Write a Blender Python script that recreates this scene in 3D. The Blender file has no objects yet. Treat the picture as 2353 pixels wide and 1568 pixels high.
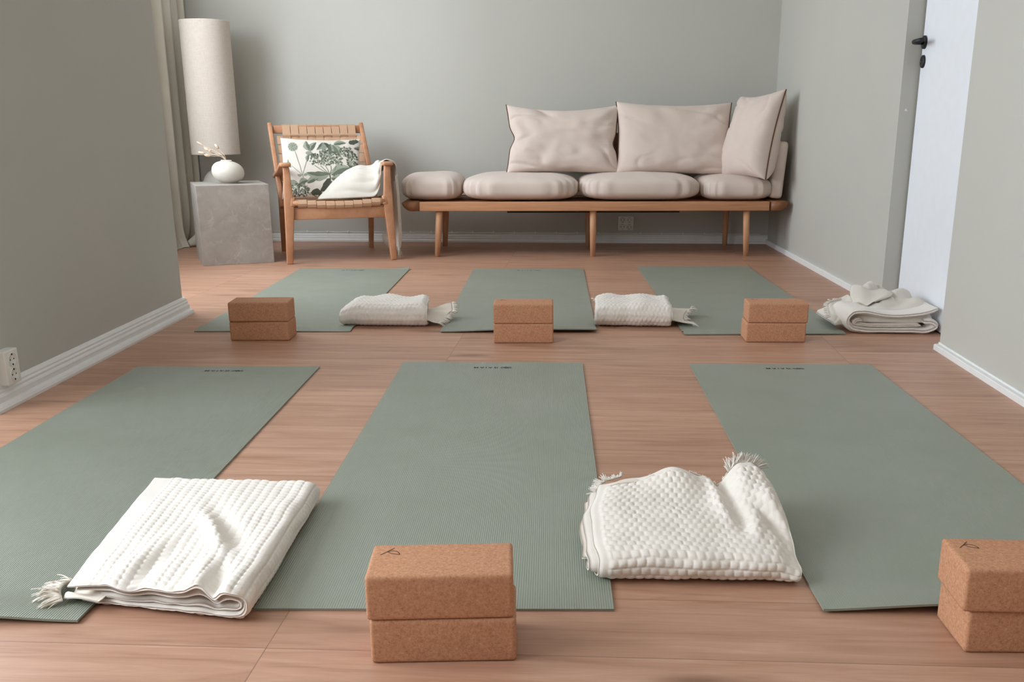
import bpy, bmesh, math, random
import numpy as np
from mathutils import Vector, Matrix, Euler, noise

S = bpy.context.scene
COL = S.collection
random.seed(7)
rng = np.random.default_rng(7)
R = math.radians

# ------------------------------------------------------------------ camera
cam_d = bpy.data.cameras.new('camera')
cam = bpy.data.objects.new('camera', cam_d)
COL.objects.link(cam)
cam.location = (0, 0, 0.80)
cam.rotation_euler = (R(90 - 16.10), 0, R(2.85))
cam_d.sensor_width = 36
cam_d.sensor_fit = 'HORIZONTAL'
cam_d.lens = 2241 * 36 / 2353
cam_d.shift_x = -(1258 - 1176.5) / 2353
cam_d.shift_y = (922 - 784) / 2353
cam_d.clip_start = 0.02
cam_d.clip_end = 100
S.camera = cam

# ------------------------------------------------------------------ light
world = bpy.data.worlds.new('overcast_sky')
S.world = world
world.use_nodes = True
bg = world.node_tree.nodes['Background']
bg.inputs[0].default_value = (0.84, 0.918, 1.0, 1)
bg.inputs[1].default_value = 11.6
S.view_settings.view_transform = 'Standard'
S.view_settings.look = 'None'
S.view_settings.gamma = 1
S.view_settings.use_curve_mapping = False
S.view_settings.exposure = 0.06
S.cycles.max_bounces = 10
S.cycles.diffuse_bounces = 6

XW = -2.78                       # inner face of the window wall
WIN_A = (2.85, 5.55, 0.80, 2.30)  # y0, y1, z0, z1 of the far window
WIN_B = (-0.40, 2.35, 0.75, 2.30)  # near window
def portal(y0, y1, z0, z1):
    l = bpy.data.lights.new('sky_portal', 'AREA')
    l.shape = 'RECTANGLE'; l.size = z1 - z0; l.size_y = y1 - y0
    l.cycles.is_portal = True
    o = bpy.data.objects.new('sky_portal', l)
    o.location = (XW - 0.22, (y0 + y1) / 2, (z0 + z1) / 2)
    o.rotation_euler = (0, R(-90), 0)
    COL.objects.link(o)
portal(*WIN_A); portal(*WIN_B)

# ------------------------------------------------------------------ materials
def lin(c):
    c = c / 255
    return c / 12.92 if c <= 0.04045 else ((c + 0.055) / 1.055) ** 2.4
def rgb(r, g, b): return (lin(r), lin(g), lin(b), 1)
class NT:
    def __init__(s, name, rough=0.7, color=(0.5, 0.5, 0.5, 1), spec=0.5):
        s.m = bpy.data.materials.new(name); s.m.use_nodes = True
        s.t = s.m.node_tree; s.b = s.t.nodes['Principled BSDF']
        s.b.inputs['Base Color'].default_value = color
        s.b.inputs['Roughness'].default_value = rough
        s.b.inputs['Specular IOR Level'].default_value = spec
    def n(s, typ, **kw):
        nd = s.t.nodes.new(typ)
        for k, v in kw.items():
            if k in nd.inputs: nd.inputs[k].default_value = v
            else: setattr(nd, k, v)
        return nd
    def l(s, a, b): s.t.links.new(a, b)
    def coord(s, scale=(1, 1, 1), kind='Object', rot=(0, 0, 0)):
        tc = s.n('ShaderNodeTexCoord'); mp = s.n('ShaderNodeMapping')
        mp.inputs['Scale'].default_value = scale; mp.inputs['Rotation'].default_value = rot
        s.l(tc.outputs[kind], mp.inputs['Vector']); return mp.outputs['Vector']
    def noise(s, vec, scale, detail=3, rough=0.5, dist=0.0):
        nd = s.n('ShaderNodeTexNoise'); s.l(vec, nd.inputs['Vector'])
        nd.inputs['Scale'].default_value = scale; nd.inputs['Detail'].default_value = detail
        nd.inputs['Roughness'].default_value = rough; nd.inputs['Distortion'].default_value = dist
        return nd.outputs['Fac']
    def ramp(s, fac, stops):
        nd = s.n('ShaderNodeValToRGB'); s.l(fac, nd.inputs['Fac'])
        e = nd.color_ramp.elements
        e[0].position, e[0].color = stops[0]; e[1].position, e[1].color = stops[-1]
        for p, c in stops[1:-1]:
            x = e.new(p); x.color = c
        return nd.outputs['Color']
    def mix(s, fac, a, b, mode='MIX'):
        nd = s.n('ShaderNodeMix', data_type='RGBA', blend_type=mode)
        for sock, v in ((nd.inputs[0], fac), (nd.inputs[6], a), (nd.inputs[7], b)):
            if isinstance(v, (int, float, tuple)): sock.default_value = v
            else: s.l(v, sock)
        return nd.outputs[2]
    def bump(s, h, strength=0.3, dist=0.002):
        nd = s.n('ShaderNodeBump'); nd.inputs['Strength'].default_value = strength
        nd.inputs['Distance'].default_value = dist
        s.l(h, nd.inputs['Height']); s.l(nd.outputs['Normal'], s.b.inputs['Normal'])
    def base(s, c): s.l(c, s.b.inputs['Base Color'])

def simple(name, col, rough=0.7, nscale=60, bump=0.15, var=0.06, spec=0.4, dist=0.001):
    k = NT(name, rough, col, spec)
    v = k.coord()
    f = k.noise(v, nscale, 3)
    lo = tuple(c * (1 - var) for c in col[:3]) + (1,); hi = tuple(min(1, c * (1 + var)) for c in col[:3]) + (1,)
    k.base(k.ramp(f, [(0.3, lo), (0.7, hi)]))
    if bump: k.bump(f, bump, dist)
    return k.m

def paint(name, col):
    k = NT(name, 0.75, col, 0.3)
    v = k.coord()
    a = k.noise(v, 1.2, 2); b = k.noise(v, 260, 2)
    lo = tuple(c * 0.975 for c in col[:3]) + (1,); hi = tuple(c * 1.025 for c in col[:3]) + (1,)
    k.base(k.ramp(a, [(0.3, lo), (0.7, hi)]))
    k.bump(b, 0.12, 0.0006)
    return k.m

def floor_mat():
    k = NT('oak_laminate', 0.42, spec=0.45)
    v = k.coord()
    def bricks(c1, c2, mort):
        br = k.n('ShaderNodeTexBrick', offset=0.37, offset_frequency=1)
        k.l(v, br.inputs['Vector'])
        br.inputs['Scale'].default_value = 1
        br.inputs['Brick Width'].default_value = 1.38; br.inputs['Row Height'].default_value = 0.192
        br.inputs['Mortar Size'].default_value = 0.0011; br.inputs['Mortar Smooth'].default_value = 0.3
        br.inputs['Bias'].default_value = 0.0
        br.inputs['Color1'].default_value = c1; br.inputs['Color2'].default_value = c2
        br.inputs['Mortar'].default_value = mort
        return br
    br = bricks((0.10, 0.10, 0.10, 1), (0.9, 0.9, 0.9, 1), (0, 0, 0, 1))
    # offset the grain for every plank
    add = k.n('ShaderNodeVectorMath', operation='MULTIPLY_ADD')
    k.l(br.outputs['Color'], add.inputs[0]); add.inputs[1].default_value = (7.3, 3.1, 0); k.l(v, add.inputs[2])
    m1 = k.n('ShaderNodeMapping'); m1.inputs['Scale'].default_value = (1.1, 13, 1); k.l(add.outputs[0], m1.inputs['Vector'])
    grain = k.noise(m1.outputs['Vector'], 2.2, 7, 0.62, 0.9)
    m2 = k.n('ShaderNodeMapping'); m2.inputs['Scale'].default_value = (6, 160, 1); k.l(add.outputs[0], m2.inputs['Vector'])
    fine = k.noise(m2.outputs['Vector'], 2.0, 3, 0.6, 0.2)
    c = k.ramp(grain, [(0.25, rgb(152, 110, 86)), (0.45, rgb(178, 136, 112)), (0.6, rgb(188, 147, 123)), (0.8, rgb(204, 165, 140))])
    tone = k.ramp(br.outputs['Color'], [(0.0, (0.90, 0.885, 0.87, 1)), (1.0, (1.07, 1.08, 1.09, 1))])
    c = k.mix(1.0, c, tone, 'MULTIPLY')
    ft = k.ramp(fine, [(0.3, (0.93, 0.92, 0.91, 1)), (0.7, (1.03, 1.03, 1.03, 1))])
    c = k.mix(1.0, c, ft, 'MULTIPLY')
    # knots
    m3 = k.n('ShaderNodeMapping'); m3.inputs['Scale'].default_value = (1.0, 3.6, 1); m3.inputs['Location'].default_value = (0.37, 0.2, 0)
    k.l(add.outputs[0], m3.inputs['Vector'])
    vo = k.n('ShaderNodeTexVoronoi'); vo.inputs['Scale'].default_value = 1.35; k.l(m3.outputs['Vector'], vo.inputs['Vector'])
    kn = k.ramp(vo.outputs['Distance'], [(0.03, (1, 1, 1, 1)), (0.11, (0.25, 0.25, 0.25, 1)), (0.2, (0, 0, 0, 1))])
    c = k.mix(k.mix(1.0, kn, (0.75, 0.75, 0.75, 1), 'MULTIPLY'), c, rgb(112, 76, 56))
    seam = k.ramp(br.outputs['Fac'], [(0.0, (0, 0, 0, 1)), (1.0, (0.55, 0.55, 0.55, 1))])
    c = k.mix(seam, c, rgb(96, 64, 46))
    k.base(c)
    k.bump(fine, 0.08, 0.0006)
    return k.m

def cork_mat():
    k = NT('cork', 0.85, spec=0.25)
    v = k.coord()
    a = k.noise(v, 210, 4, 0.7); b = k.noise(v, 480, 2, 0.6)
    c = k.ramp(a, [(0.25, rgb(158, 108, 78)), (0.45, rgb(184, 134, 102)), (0.6, rgb(194, 145, 113)), (0.8, rgb(212, 168, 138))])
    dots = k.ramp(b, [(0.30, (0.80, 0.76, 0.74, 1)), (0.42, (1, 1, 1, 1))])
    c = k.mix(1.0, c, dots, 'MULTIPLY')
    k.base(c); k.bump(a, 0.3, 0.0012)
    return k.m

def wood_mat(name, lo, hi, scale=(3, 60, 60), rough=0.5):
    k = NT(name, rough, spec=0.4)
    v = k.coord(scale)
    f = k.noise(v, 1.3, 5, 0.6, 0.5)
    k.base(k.ramp(f, [(0.3, lo), (0.7, hi)])); k.bump(f, 0.08, 0.0006)
    return k.m

def fabric_mat(name, col, freq=900, var=0.05, bump=0.25, rough=0.95):
    k = NT(name, rough, col, 0.15)
    v = k.coord()
    f = k.noise(v, freq, 2); g = k.noise(v, 9, 3)
    lo = tuple(c * (1 - var) for c in col[:3]) + (1,); hi = tuple(min(1, c * (1 + var)) for c in col[:3]) + (1,)
    k.base(k.ramp(g, [(0.3, lo), (0.7, hi)]))
    k.b.inputs['Sheen Weight'].default_value = 0.15
    k.bump(f, bump, 0.0008)
    return k.m

def linen_shade():
    k = NT('linen_lampshade', 0.9, rgb(196, 184, 170), 0.2)
    v = k.coord((300, 300, 40)); w = k.coord((30, 30, 500))
    f = k.noise(v, 1, 2); g = k.noise(w, 1, 2)
    m = k.mix(0.5, f, g)
    k.base(k.ramp(m, [(0.35, rgb(206, 193, 181)), (0.65, rgb(218, 207, 197))])); k.bump(m, 0.2, 0.0008)
    return k.m

def stone_mat():
    k = NT('grey_marble_stone', 0.55, spec=0.4)
    v = k.coord()
    a = k.noise(v, 7, 4, 0.6, 0.6)
    c = k.ramp(a, [(0.3, rgb(146, 139, 132)), (0.7, rgb(164, 158, 151))])
    vo = k.n('ShaderNodeTexVoronoi', feature='DISTANCE_TO_EDGE')
    dn = k.noise(v, 6, 4, 0.6)
    wv = k.n('ShaderNodeVectorMath', operation='MULTIPLY_ADD')
    k.l(dn, wv.inputs[0]); wv.inputs[1].default_value = (0.35, 0.35, 0.35); k.l(v, wv.inputs[2])
    k.l(wv.outputs[0], vo.inputs['Vector']); vo.inputs['Scale'].default_value = 7.5
    vein = k.ramp(vo.outputs['Distance'], [(0.0, (1, 1, 1, 1)), (0.035, (0, 0, 0, 1))])
    msk = k.ramp(k.noise(v, 9, 3), [(0.5, (0, 0, 0, 1)), (0.66, (0.6, 0.6, 0.6, 1))])
    f = k.mix(1.0, vein, msk, 'MULTIPLY')
    mt = k.ramp(k.noise(v, 22, 4, 0.65, 1.0), [(0.5, (0, 0, 0, 1)), (0.72, (0.45, 0.45, 0.45, 1))])
    c = k.mix(mt, c, rgb(178, 172, 164))
    c = k.mix(f, c, rgb(186, 180, 172))
    k.base(c)
    return k.m

M = {}
M['wall'] = paint('sage_grey_wall_paint', rgb(187, 185, 177))
M['ceiling'] = paint('white_ceiling_paint', rgb(232, 232, 228))
M['white'] = simple('white_paint', rgb(226, 226, 224), 0.5, 30, 0.05, 0.02)
M['doorwhite'] = simple('white_door_lacquer', rgb(232, 235, 240), 0.4, 20, 0.03, 0.015)
M['gap'] = simple('dark_seal', rgb(52, 52, 48), 0.8)
M['floor'] = floor_mat()
def mat_foam():
    k = NT('sage_yoga_mat_foam', 0.42, spec=0.6); v = k.coord()
    a = k.noise(v, 2.3, 4, 0.6); b = k.noise(v, 500, 2)
    c = k.ramp(a, [(0.3, rgb(132, 138, 124)), (0.7, rgb(141, 146, 134))])
    k.base(k.mix(1.0, c, k.ramp(b, [(0.3, (0.95, 0.95, 0.95, 1)), (0.7, (1.05, 1.05, 1.05, 1))]), 'MULTIPLY'))
    r_ = k.n('ShaderNodeMapRange'); k.l(k.noise(v, 5, 4, 0.65), r_.inputs[0]); r_.inputs[3].default_value = 0.36; r_.inputs[4].default_value = 0.52
    k.l(r_.outputs[0], k.b.inputs['Roughness']); k.bump(b, 0.12, 0.0006)
    return k.m
M['mat'] = mat_foam()
M['ink'] = simple('dark_print', rgb(38, 40, 36), 0.7, 50, 0)
M['burn'] = simple('branded_mark', rgb(74, 44, 28), 0.8, 50, 0)
M['cork'] = cork_mat()
M['cotton'] = fabric_mat('white_cotton_blanket', rgb(226, 219, 210), 700, 0.02, 0.25)
M['cotton_plain'] = fabric_mat('plain_cotton_selvage', rgb(224, 214, 201), 900, 0.02, 0.15)
M['cream'] = fabric_mat('cream_wool', rgb(214, 207, 196), 500, 0.03, 0.35)
M['sofa'] = fabric_mat('pinkish_beige_canvas', rgb(214, 198, 188), 800, 0.03, 0.2)
M['piping'] = fabric_mat('brown_piping', rgb(98, 68, 54), 400, 0.05, 0.1)
M['oak'] = wood_mat('honey_oak', rgb(176, 124, 88), rgb(198, 146, 108))
M['oak_v'] = wood_mat('honey_oak_upright', rgb(186, 136, 100), rgb(208, 160, 124), (60, 60, 3))
M['oak_dark'] = wood_mat('end_grain_walnut_tone', rgb(128, 84, 56), rgb(152, 104, 72), (30, 30, 30))
M['chairwood'] = wood_mat('teak_chair_frame', rgb(172, 120, 86), rgb(196, 146, 112), (8, 50, 8))
M['strap'] = simple('tan_leather_webbing', rgb(196, 158, 128), 0.6, 120, 0.1, 0.04)
M['dark'] = simple('dark_metal_rail', rgb(36, 26, 24), 0.5)
M['darkwood'] = wood_mat('brown_leather_back', rgb(92, 62, 46), rgb(108, 76, 56), (10, 10, 10))
M['ceramic'] = simple('matte_white_ceramic', rgb(206, 199, 188), 0.7, 180, 0.12, 0.02)
M['stone'] = stone_mat()
M['shade'] = linen_shade()
M['lampbase'] = simple('pale_grey_ceramic', rgb(190, 184, 176), 0.6, 40, 0.1)
M['grass'] = simple('dried_blush_grass', rgb(216, 192, 170), 0.9, 80, 0.1, 0.08)
M['black'] = simple('matte_black_metal', rgb(28, 29, 31), 0.45, 60, 0.02, 0.05)
M['plastic'] = simple('white_plastic', rgb(226, 225, 218), 0.4, 40, 0.0, 0.01)
M['hole'] = simple('socket_shadow_grey', rgb(150, 148, 142), 0.5, 40, 0, 0.01)
M['pin'] = simple('socket_pin_hole', rgb(40, 38, 36), 0.6, 40, 0, 0.01)
M['curtain'] = fabric_mat('grey_beige_curtain', rgb(205, 199, 186), 500, 0.03, 0.2)
M['floral'] = fabric_mat('ivory_pillow_cotton', rgb(210, 202, 192), 800, 0.02, 0.15)
M['leaf1'] = fabric_mat('printed_leaf_green', rgb(98, 104, 90), 90, 0.25, 0.0)
M['leaf2'] = fabric_mat('printed_leaf_grey', rgb(142, 147, 132), 90, 0.2, 0.0)
M['leaf3'] = fabric_mat('printed_dark_green', rgb(78, 82, 70), 90, 0.2, 0.0)

# ------------------------------------------------------------------ mesh helpers
def tag(o, label=None, cat=None, group=None, kind=None):
    if label: o['label'] = label
    if cat: o['category'] = cat
    if group: o['group'] = group
    if kind: o['kind'] = kind
    return o
def thing(name, loc, rz, label, cat, group=None):
    o = bpy.data.objects.new(name, None); COL.objects.link(o)
    o.empty_display_size = 0.1
    o.location = loc; o.rotation_euler = (0, 0, rz)
    return tag(o, label, cat, group)
def obj(name, vf, mat, parent=None, smooth=True, kind=None, mats=None):
    """vf: (verts, faces) or a bmesh"""
    me = bpy.data.meshes.new(name)
    if isinstance(vf, bmesh.types.BMesh):
        vf.to_mesh(me); vf.free()
    else:
        v, f = vf[0], vf[1]
        me.from_pydata([tuple(map(float, p)) for p in v], [], f); me.update()
        if len(vf) > 2: me.polygons.foreach_set('material_index', vf[2])
    for m in (mats or [mat]): me.materials.append(m)
    if smooth: me.polygons.foreach_set('use_smooth', [True] * len(me.polygons))
    o = bpy.data.objects.new(name, me); COL.objects.link(o)
    if parent is not None: o.parent = parent
    if kind: o['kind'] = kind
    return o
def join(*parts):
    V, Fc = [], []
    for v, f in parts:
        n = len(V); V += list(v); Fc += [tuple(i + n for i in q) for q in f]
    return V, Fc
def box(x0, x1, y0, y1, z0, z1, bev=0.0, seg=2):
    bm = bmesh.new()
    bmesh.ops.create_cube(bm, size=1, matrix=Matrix.Translation(((x0 + x1) / 2, (y0 + y1) / 2, (z0 + z1) / 2)) @ Matrix.Diagonal((x1 - x0, y1 - y0, z1 - z0, 1)))
    if bev: bmesh.ops.bevel(bm, geom=bm.edges[:], offset=bev, segments=seg, affect='EDGES', profile=0.6)
    v = [tuple(p.co) for p in bm.verts]; bm.verts.index_update()
    f = [tuple(q.index for q in p.verts) for p in bm.faces]; bm.free()
    return v, f
def prism(poly, z0, z1):
    n = len(poly)
    v = [(x, y, z0) for x, y in poly] + [(x, y, z1) for x, y in poly]
    f = [tuple(range(n))[::-1], tuple(range(n, 2 * n))] + [(i, (i + 1) % n, n + (i + 1) % n, n + i) for i in range(n)]
    return v, f
def xf(vf, mtx): return [tuple(mtx @ Vector(p)) for p in vf[0]], vf[1]
def beam(p0, p1, a, b, bev=0.006, side=(1, 0, 0), seg=2):
    """tapered bar from p0 to p1; a,b = (width along side, depth) at each end"""
    p0, p1 = Vector(p0), Vector(p1); d = (p1 - p0).normalized()
    s = Vector(side); s = (s - d * s.dot(d)).normalized(); t = d.cross(s)
    bm = bmesh.new(); vs = []
    for p, (w, h) in ((p0, a), (p1, b)):
        for i, j in ((-1, -1), (1, -1), (1, 1), (-1, 1)):
            vs.append(bm.verts.new(p + s * (w / 2 * i) + t * (h / 2 * j)))
    for q in ((3, 2, 1, 0), (4, 5, 6, 7), (0, 1, 5, 4), (1, 2, 6, 5), (2, 3, 7, 6), (3, 0, 4, 7)):
        bm.faces.new([vs[k] for k in q])
    if bev: bmesh.ops.bevel(bm, geom=bm.edges[:], offset=bev, segments=seg, affect='EDGES', profile=0.5)
    bmesh.ops.recalc_face_normals(bm, faces=bm.faces[:])
    bm.verts.index_update()
    v = [tuple(p.co) for p in bm.verts]; f = [tuple(q.index for q in p.verts) for p in bm.faces]; bm.free()
    return v, f
def loft(secs, side=(1, 0, 0), bev=0.006):
    """bar through several rectangular sections: (point, width along side, depth)"""
    bm = bmesh.new(); rings = []; n = len(secs)
    P = [Vector(q[0]) for q in secs]
    for i, (p, w, h) in enumerate(secs):
        d = (P[min(i + 1, n - 1)] - P[max(i - 1, 0)]).normalized()
        s_ = Vector(side); s_ = (s_ - d * s_.dot(d)).normalized(); t_ = d.cross(s_)
        rings.append([bm.verts.new(P[i] + s_ * (w / 2 * a) + t_ * (h / 2 * b)) for a, b in ((-1, -1), (1, -1), (1, 1), (-1, 1))])
    for i in range(n - 1):
        for k in range(4): bm.faces.new([rings[i][k], rings[i][(k + 1) % 4], rings[i + 1][(k + 1) % 4], rings[i + 1][k]])
    bm.faces.new(rings[0][::-1]); bm.faces.new(rings[-1])
    bmesh.ops.recalc_face_normals(bm, faces=bm.faces[:])
    long_ = [e for e in bm.edges if not any(abs((e.verts[0].co - e.verts[1].co).length) < 1e-9 for _ in (0,)) and len(e.link_faces) == 2 and e.calc_face_angle(0) > 0.6]
    bmesh.ops.bevel(bm, geom=long_, offset=bev, segments=2, affect='EDGES', profile=0.5)
    bm.verts.index_update()
    v = [tuple(p.co) for p in bm.verts]; f = [tuple(q.index for q in p.verts) for p in bm.faces]; bm.free()
    return v, f
def tube(pts, rad, sides=8, cap=True):
    pts = [Vector(p) for p in pts]; n = len(pts)
    if not hasattr(rad, '__len__'): rad = [rad] * n
    V, Fc = [], []; up = None
    for i, p in enumerate(pts):
        d = (pts[min(i + 1, n - 1)] - pts[max(i - 1, 0)]).normalized()
        if up is None:
            up = Vector((0, 0, 1)) if abs(d.z) < 0.9 else Vector((1, 0, 0))
        a = (up - d * up.dot(d)).normalized(); up = a; b = d.cross(a)
        for k in range(sides):
            t = 2 * math.pi * k / sides
            V.append(tuple(p + (a * math.cos(t) + b * math.sin(t)) * rad[i]))
    for i in range(n - 1):
        for k in range(sides):
            k2 = (k + 1) % sides
            Fc.append((i * sides + k, i * sides + k2, (i + 1) * sides + k2, (i + 1) * sides + k))
    if cap: Fc += [tuple(range(sides))[::-1], tuple((n - 1) * sides + k for k in range(sides))]
    return V, Fc
def lathe(prof, sides=48, sx=1, sy=1, caps=True):
    V, Fc = [], []; n = len(prof)
    for r, z in prof:
        for k in range(sides):
            t = 2 * math.pi * k / sides
            V.append((r * math.cos(t) * sx, r * math.sin(t) * sy, z))
    for i in range(n - 1):
        for k in range(sides):
            k2 = (k + 1) % sides
            Fc.append((i * sides + k, i * sides + k2, (i + 1) * sides + k2, (i + 1) * sides + k))
    if caps: Fc += [tuple(range(sides))[::-1], tuple((n - 1) * sides + k for k in range(sides))]
    return V, Fc
def grid_faces(nu, nv, off=0, flip=False):
    f = []
    for i in range(nu - 1):
        for j in range(nv - 1):
            q = (off + i * nv + j, off + (i + 1) * nv + j, off + (i + 1) * nv + j + 1, off + i * nv + j + 1)
            f.append(q[::-1] if flip else q)
    return f
def smooth_path(pts, n):
    """Catmull-Rom through pts, n samples evenly spaced along the curve"""
    P = np.array(pts, float); P = np.vstack([2 * P[0] - P[1], P, 2 * P[-1] - P[-2]])
    out = []
    for i in range(1, len(P) - 2):
        for t in np.linspace(0, 1, 24, endpoint=False):
            a, b, c, d = P[i - 1], P[i], P[i + 1], P[i + 2]
            l0, l1, l2 = np.linalg.norm(b - a) + 1e-9, np.linalg.norm(c - b) + 1e-9, np.linalg.norm(d - c) + 1e-9
            m1 = l1 * ((b - a) / l0 * l1 + (c - b) / l1 * l0) / (l0 + l1); m2 = l1 * ((c - b) / l1 * l2 + (d - c) / l2 * l1) / (l1 + l2)
            t2, t3 = t * t, t ** 3
            out.append((2 * t3 - 3 * t2 + 1) * b + (t3 - 2 * t2 + t) * m1 + (-2 * t3 + 3 * t2) * c + (t3 - t2) * m2)
    out.append(P[-2]); out = np.array(out)
    s = np.concatenate([[0], np.cumsum(np.linalg.norm(np.diff(out, axis=0), axis=1))])
    q = np.linspace(0, s[-1], n)
    return np.stack([np.interp(q, s, out[:, k]) for k in range(out.shape[1])], 1), q

# ------------------------------------------------------------------ room shell
BACK = 6.65
FX0, FY0 = -3.1, -2.3
obj('floor', box(FX0, 1.75, FY0, BACK + 0.2, -0.12, 0), M['floor'], smooth=False, kind='structure')
obj('ceiling', box(FX0, 1.75, FY0, BACK + 0.2, 2.5, 2.6), M['ceiling'], smooth=False, kind='structure')
obj('wall_back', box(FX0, 1.75, BACK, BACK + 0.18, 0, 2.5), M['wall'], smooth=False, kind='structure')
obj('wall_front', box(FX0, 1.75, FY0, FY0 + 0.15, 0, 2.5), M['wall'], smooth=False, kind='structure')
# far right wall, slightly out of square, up to the door reveal
RW0, RW1 = (1.145, BACK), (1.268, 4.362)
obj('wall_right', prism([RW0, RW1, (1.46, 4.362), (1.46, BACK)], 0, 2.5), M['wall'], smooth=False, kind='structure')
obj('wall_right_near', prism([(1.246, 3.515), (1.375, FY0 + 0.15), (1.46, FY0 + 0.15), (1.46, 3.515)], 0, 2.5), M['wall'], smooth=False, kind='structure')
obj('wall_lintel', box(1.255, 1.46, 3.515, 4.362, 2.08, 2.5), M['wall'], smooth=False, kind='structure')
obj('wall_corridor', box(1.46, 1.62, FY0, BACK, 0, 2.5), M['wall'], smooth=False, kind='structure')
# left partition between the two openings
PF, PN = (-1.765, 4.045), (-1.712, 2.53)     # far and near foot of its visible face
obj('wall_left', prism([PN, PF, (-1.95, 4.045), (-1.95, 2.53)], 0, 2.5), M['wall'], smooth=False, kind='structure')
# window wall with two openings
def window_wall():
    ya, yb, za, zb = WIN_A; yc, yd, zc, zd = WIN_B
    x0, x1 = XW - 0.2, XW
    return join(box(x0, x1, FY0, yc, 0, 2.5), box(x0, x1, yc, yd, 0, zc), box(x0, x1, yc, yd, zd, 2.5),
                box(x0, x1, yd, ya, 0, 2.5), box(x0, x1, ya, yb, 0, za), box(x0, x1, ya, yb, zb, 2.5),
                box(x0, x1, yb, BACK, 0, 2.5))
obj('wall_window_side', window_wall(), M['wall'], smooth=False, kind='structure')
def window(name, y0, y1, z0, z1):
    xa, xb = XW - 0.16, XW - 0.10; w = 0.06; ym = (y0 + y1) / 2
    o = obj(name, join(box(xa, xb, y0, y0 + w, z0, z1, 0.004), box(xa, xb, y1 - w, y1, z0, z1, 0.004),
                       box(xa, xb, y0 + w, y1 - w, z0, z0 + w, 0.004), box(xa, xb, y0 + w, y1 - w, z1 - w, z1, 0.004),
                       box(xa, xb, ym - 0.04, ym + 0.04, z0 + w, z1 - w, 0.004)), M['white'], smooth=False, kind='structure')
    obj('sill', box(XW - 0.10, XW + 0.05, y0 - 0.03, y1 + 0.03, z0 - 0.03, z0, 0.004), M['white'], o, smooth=False)
window('window_1', *WIN_A); window('window_2', *WIN_B)

# baseboards: profile (distance from wall, height) swept along a straight foot line
def skirting(name, a, b, prof, inward, mat=M['white'], parent=None):
    a, b = Vector((a[0], a[1], 0)), Vector((b[0], b[1], 0)); n = Vector((inward[0], inward[1], 0)).normalized()
    m = len(prof)
    V = [tuple(p + n * d + Vector((0, 0, z))) for p in (a, b) for d, z in prof]
    Fc = [(i, (i + 1) % m, m + (i + 1) % m, m + i) for i in range(m)] + [tuple(range(m))[::-1], tuple(range(m, 2 * m))]
    bm = bmesh.new(); vs = [bm.verts.new(v) for v in V]
    for f in Fc: bm.faces.new([vs[i] for i in f])
    bmesh.ops.recalc_face_normals(bm, faces=bm.faces[:])
    return obj(name, bm, mat, parent, smooth=False, kind=None if parent else 'structure')
profB = [(0, 0), (0.022, 0), (0.022, 0.012), (0.018, 0.016), (0.015, 0.018), (0.015, 0.030), (0.011, 0.032), (0.011, 0.043), (0.007, 0.046), (0.007, 0.052), (0.003, 0.056), (0, 0.056)]
skirting('baseboard_back', (XW, BACK), (1.145, BACK), profB, (0, -1))
profR = [(0, 0), (0.016, 0), (0.016, 0.026), (0.012, 0.030), (0, 0.030)]
skirting('baseboard_right', RW0, RW1, profR, (-1, -0.05))
skirting('baseboard_right_near', (1.246, 3.515), (1.375, FY0 + 0.15), [(0, 0), (0.021, 0), (0.021, 0.017), (0.018, 0.020), (0.005, 0.021), (0.004, 0.027), (0, 0.027)], (-1, -0.0228))
profL = [(0, 0), (0.040, 0), (0.040, 0.008), (0.036, 0.016), (0.026, 0.019), (0.022, 0.020), (0.022, 0.036), (0.019, 0.041), (0.016, 0.043), (0.016, 0.050),
         (0.011, 0.055), (0.011, 0.060), (0.006, 0.067), (0, 0.070)]
PNs, PFs = (-1.7125, 2.545), (-1.7655, 4.062)
skirting('baseboard_left', PNs, PFs, profL, (1, 0.035))
skirting('baseboard_window_side', (XW, FY0 + 0.15), (XW, BACK), profR, (1, 0))

# ------------------------------------------------------------------ door
def build_door():
    XD = 1.335
    d = obj('door_1', box(XD, XD + 0.04, 3.47, 4.350, 0.006, 2.07, 0.002), M['doorwhite'], smooth=False, kind='structure')
    obj('door_stop', box(XD + 0.012, XD + 0.06, 4.349, 4.362, 0, 2.08), M['gap'], d, smooth=False)
    h = obj('handle', (lambda: join(
        xf(lathe([(0.0, 0), (0.0265, 0), (0.0265, 0.007), (0.025, 0.0095), (0.0, 0.0095)], 32), Matrix.Translation((XD, 4.318, 1.105)) @ Matrix.Rotation(R(-90), 4, 'Y')),
        tube([(XD - 0.005, 4.318, 1.105), (XD - 0.030, 4.318, 1.105), (XD - 0.043, 4.314, 1.105), (XD - 0.050, 4.303, 1.105), (XD - 0.051, 4.288, 1.105), (XD - 0.051, 4.205, 1.105)],
             [0.0095, 0.0095, 0.0098, 0.0098, 0.0098, 0.0098], 16)))(), M['black'], d)
    tag(h, 'black lever handle on a round rose')
    e = obj('keyhole_plate', xf(lathe([(0.0, 0), (0.0255, 0), (0.0255, 0.006), (0.022, 0.0085), (0.006, 0.0085), (0.006, 0.004), (0.0, 0.004)], 32),
                                Matrix.Translation((XD, 4.316, 1.030)) @ Matrix.Rotation(R(-90), 4, 'Y')), M['black'], d)
    tag(e, 'round black keyhole plate')
build_door()
tag(obj('wall_chip', ([(1.290, 4.3612, 0.836), (1.302, 4.3612, 0.834), (1.300, 4.3612, 0.841), (1.295, 4.3612, 0.846)], [(0, 1, 2, 3)]), M['white'], bpy.data.objects['wall_right'], smooth=False), 'small white chip in the paint')

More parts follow.
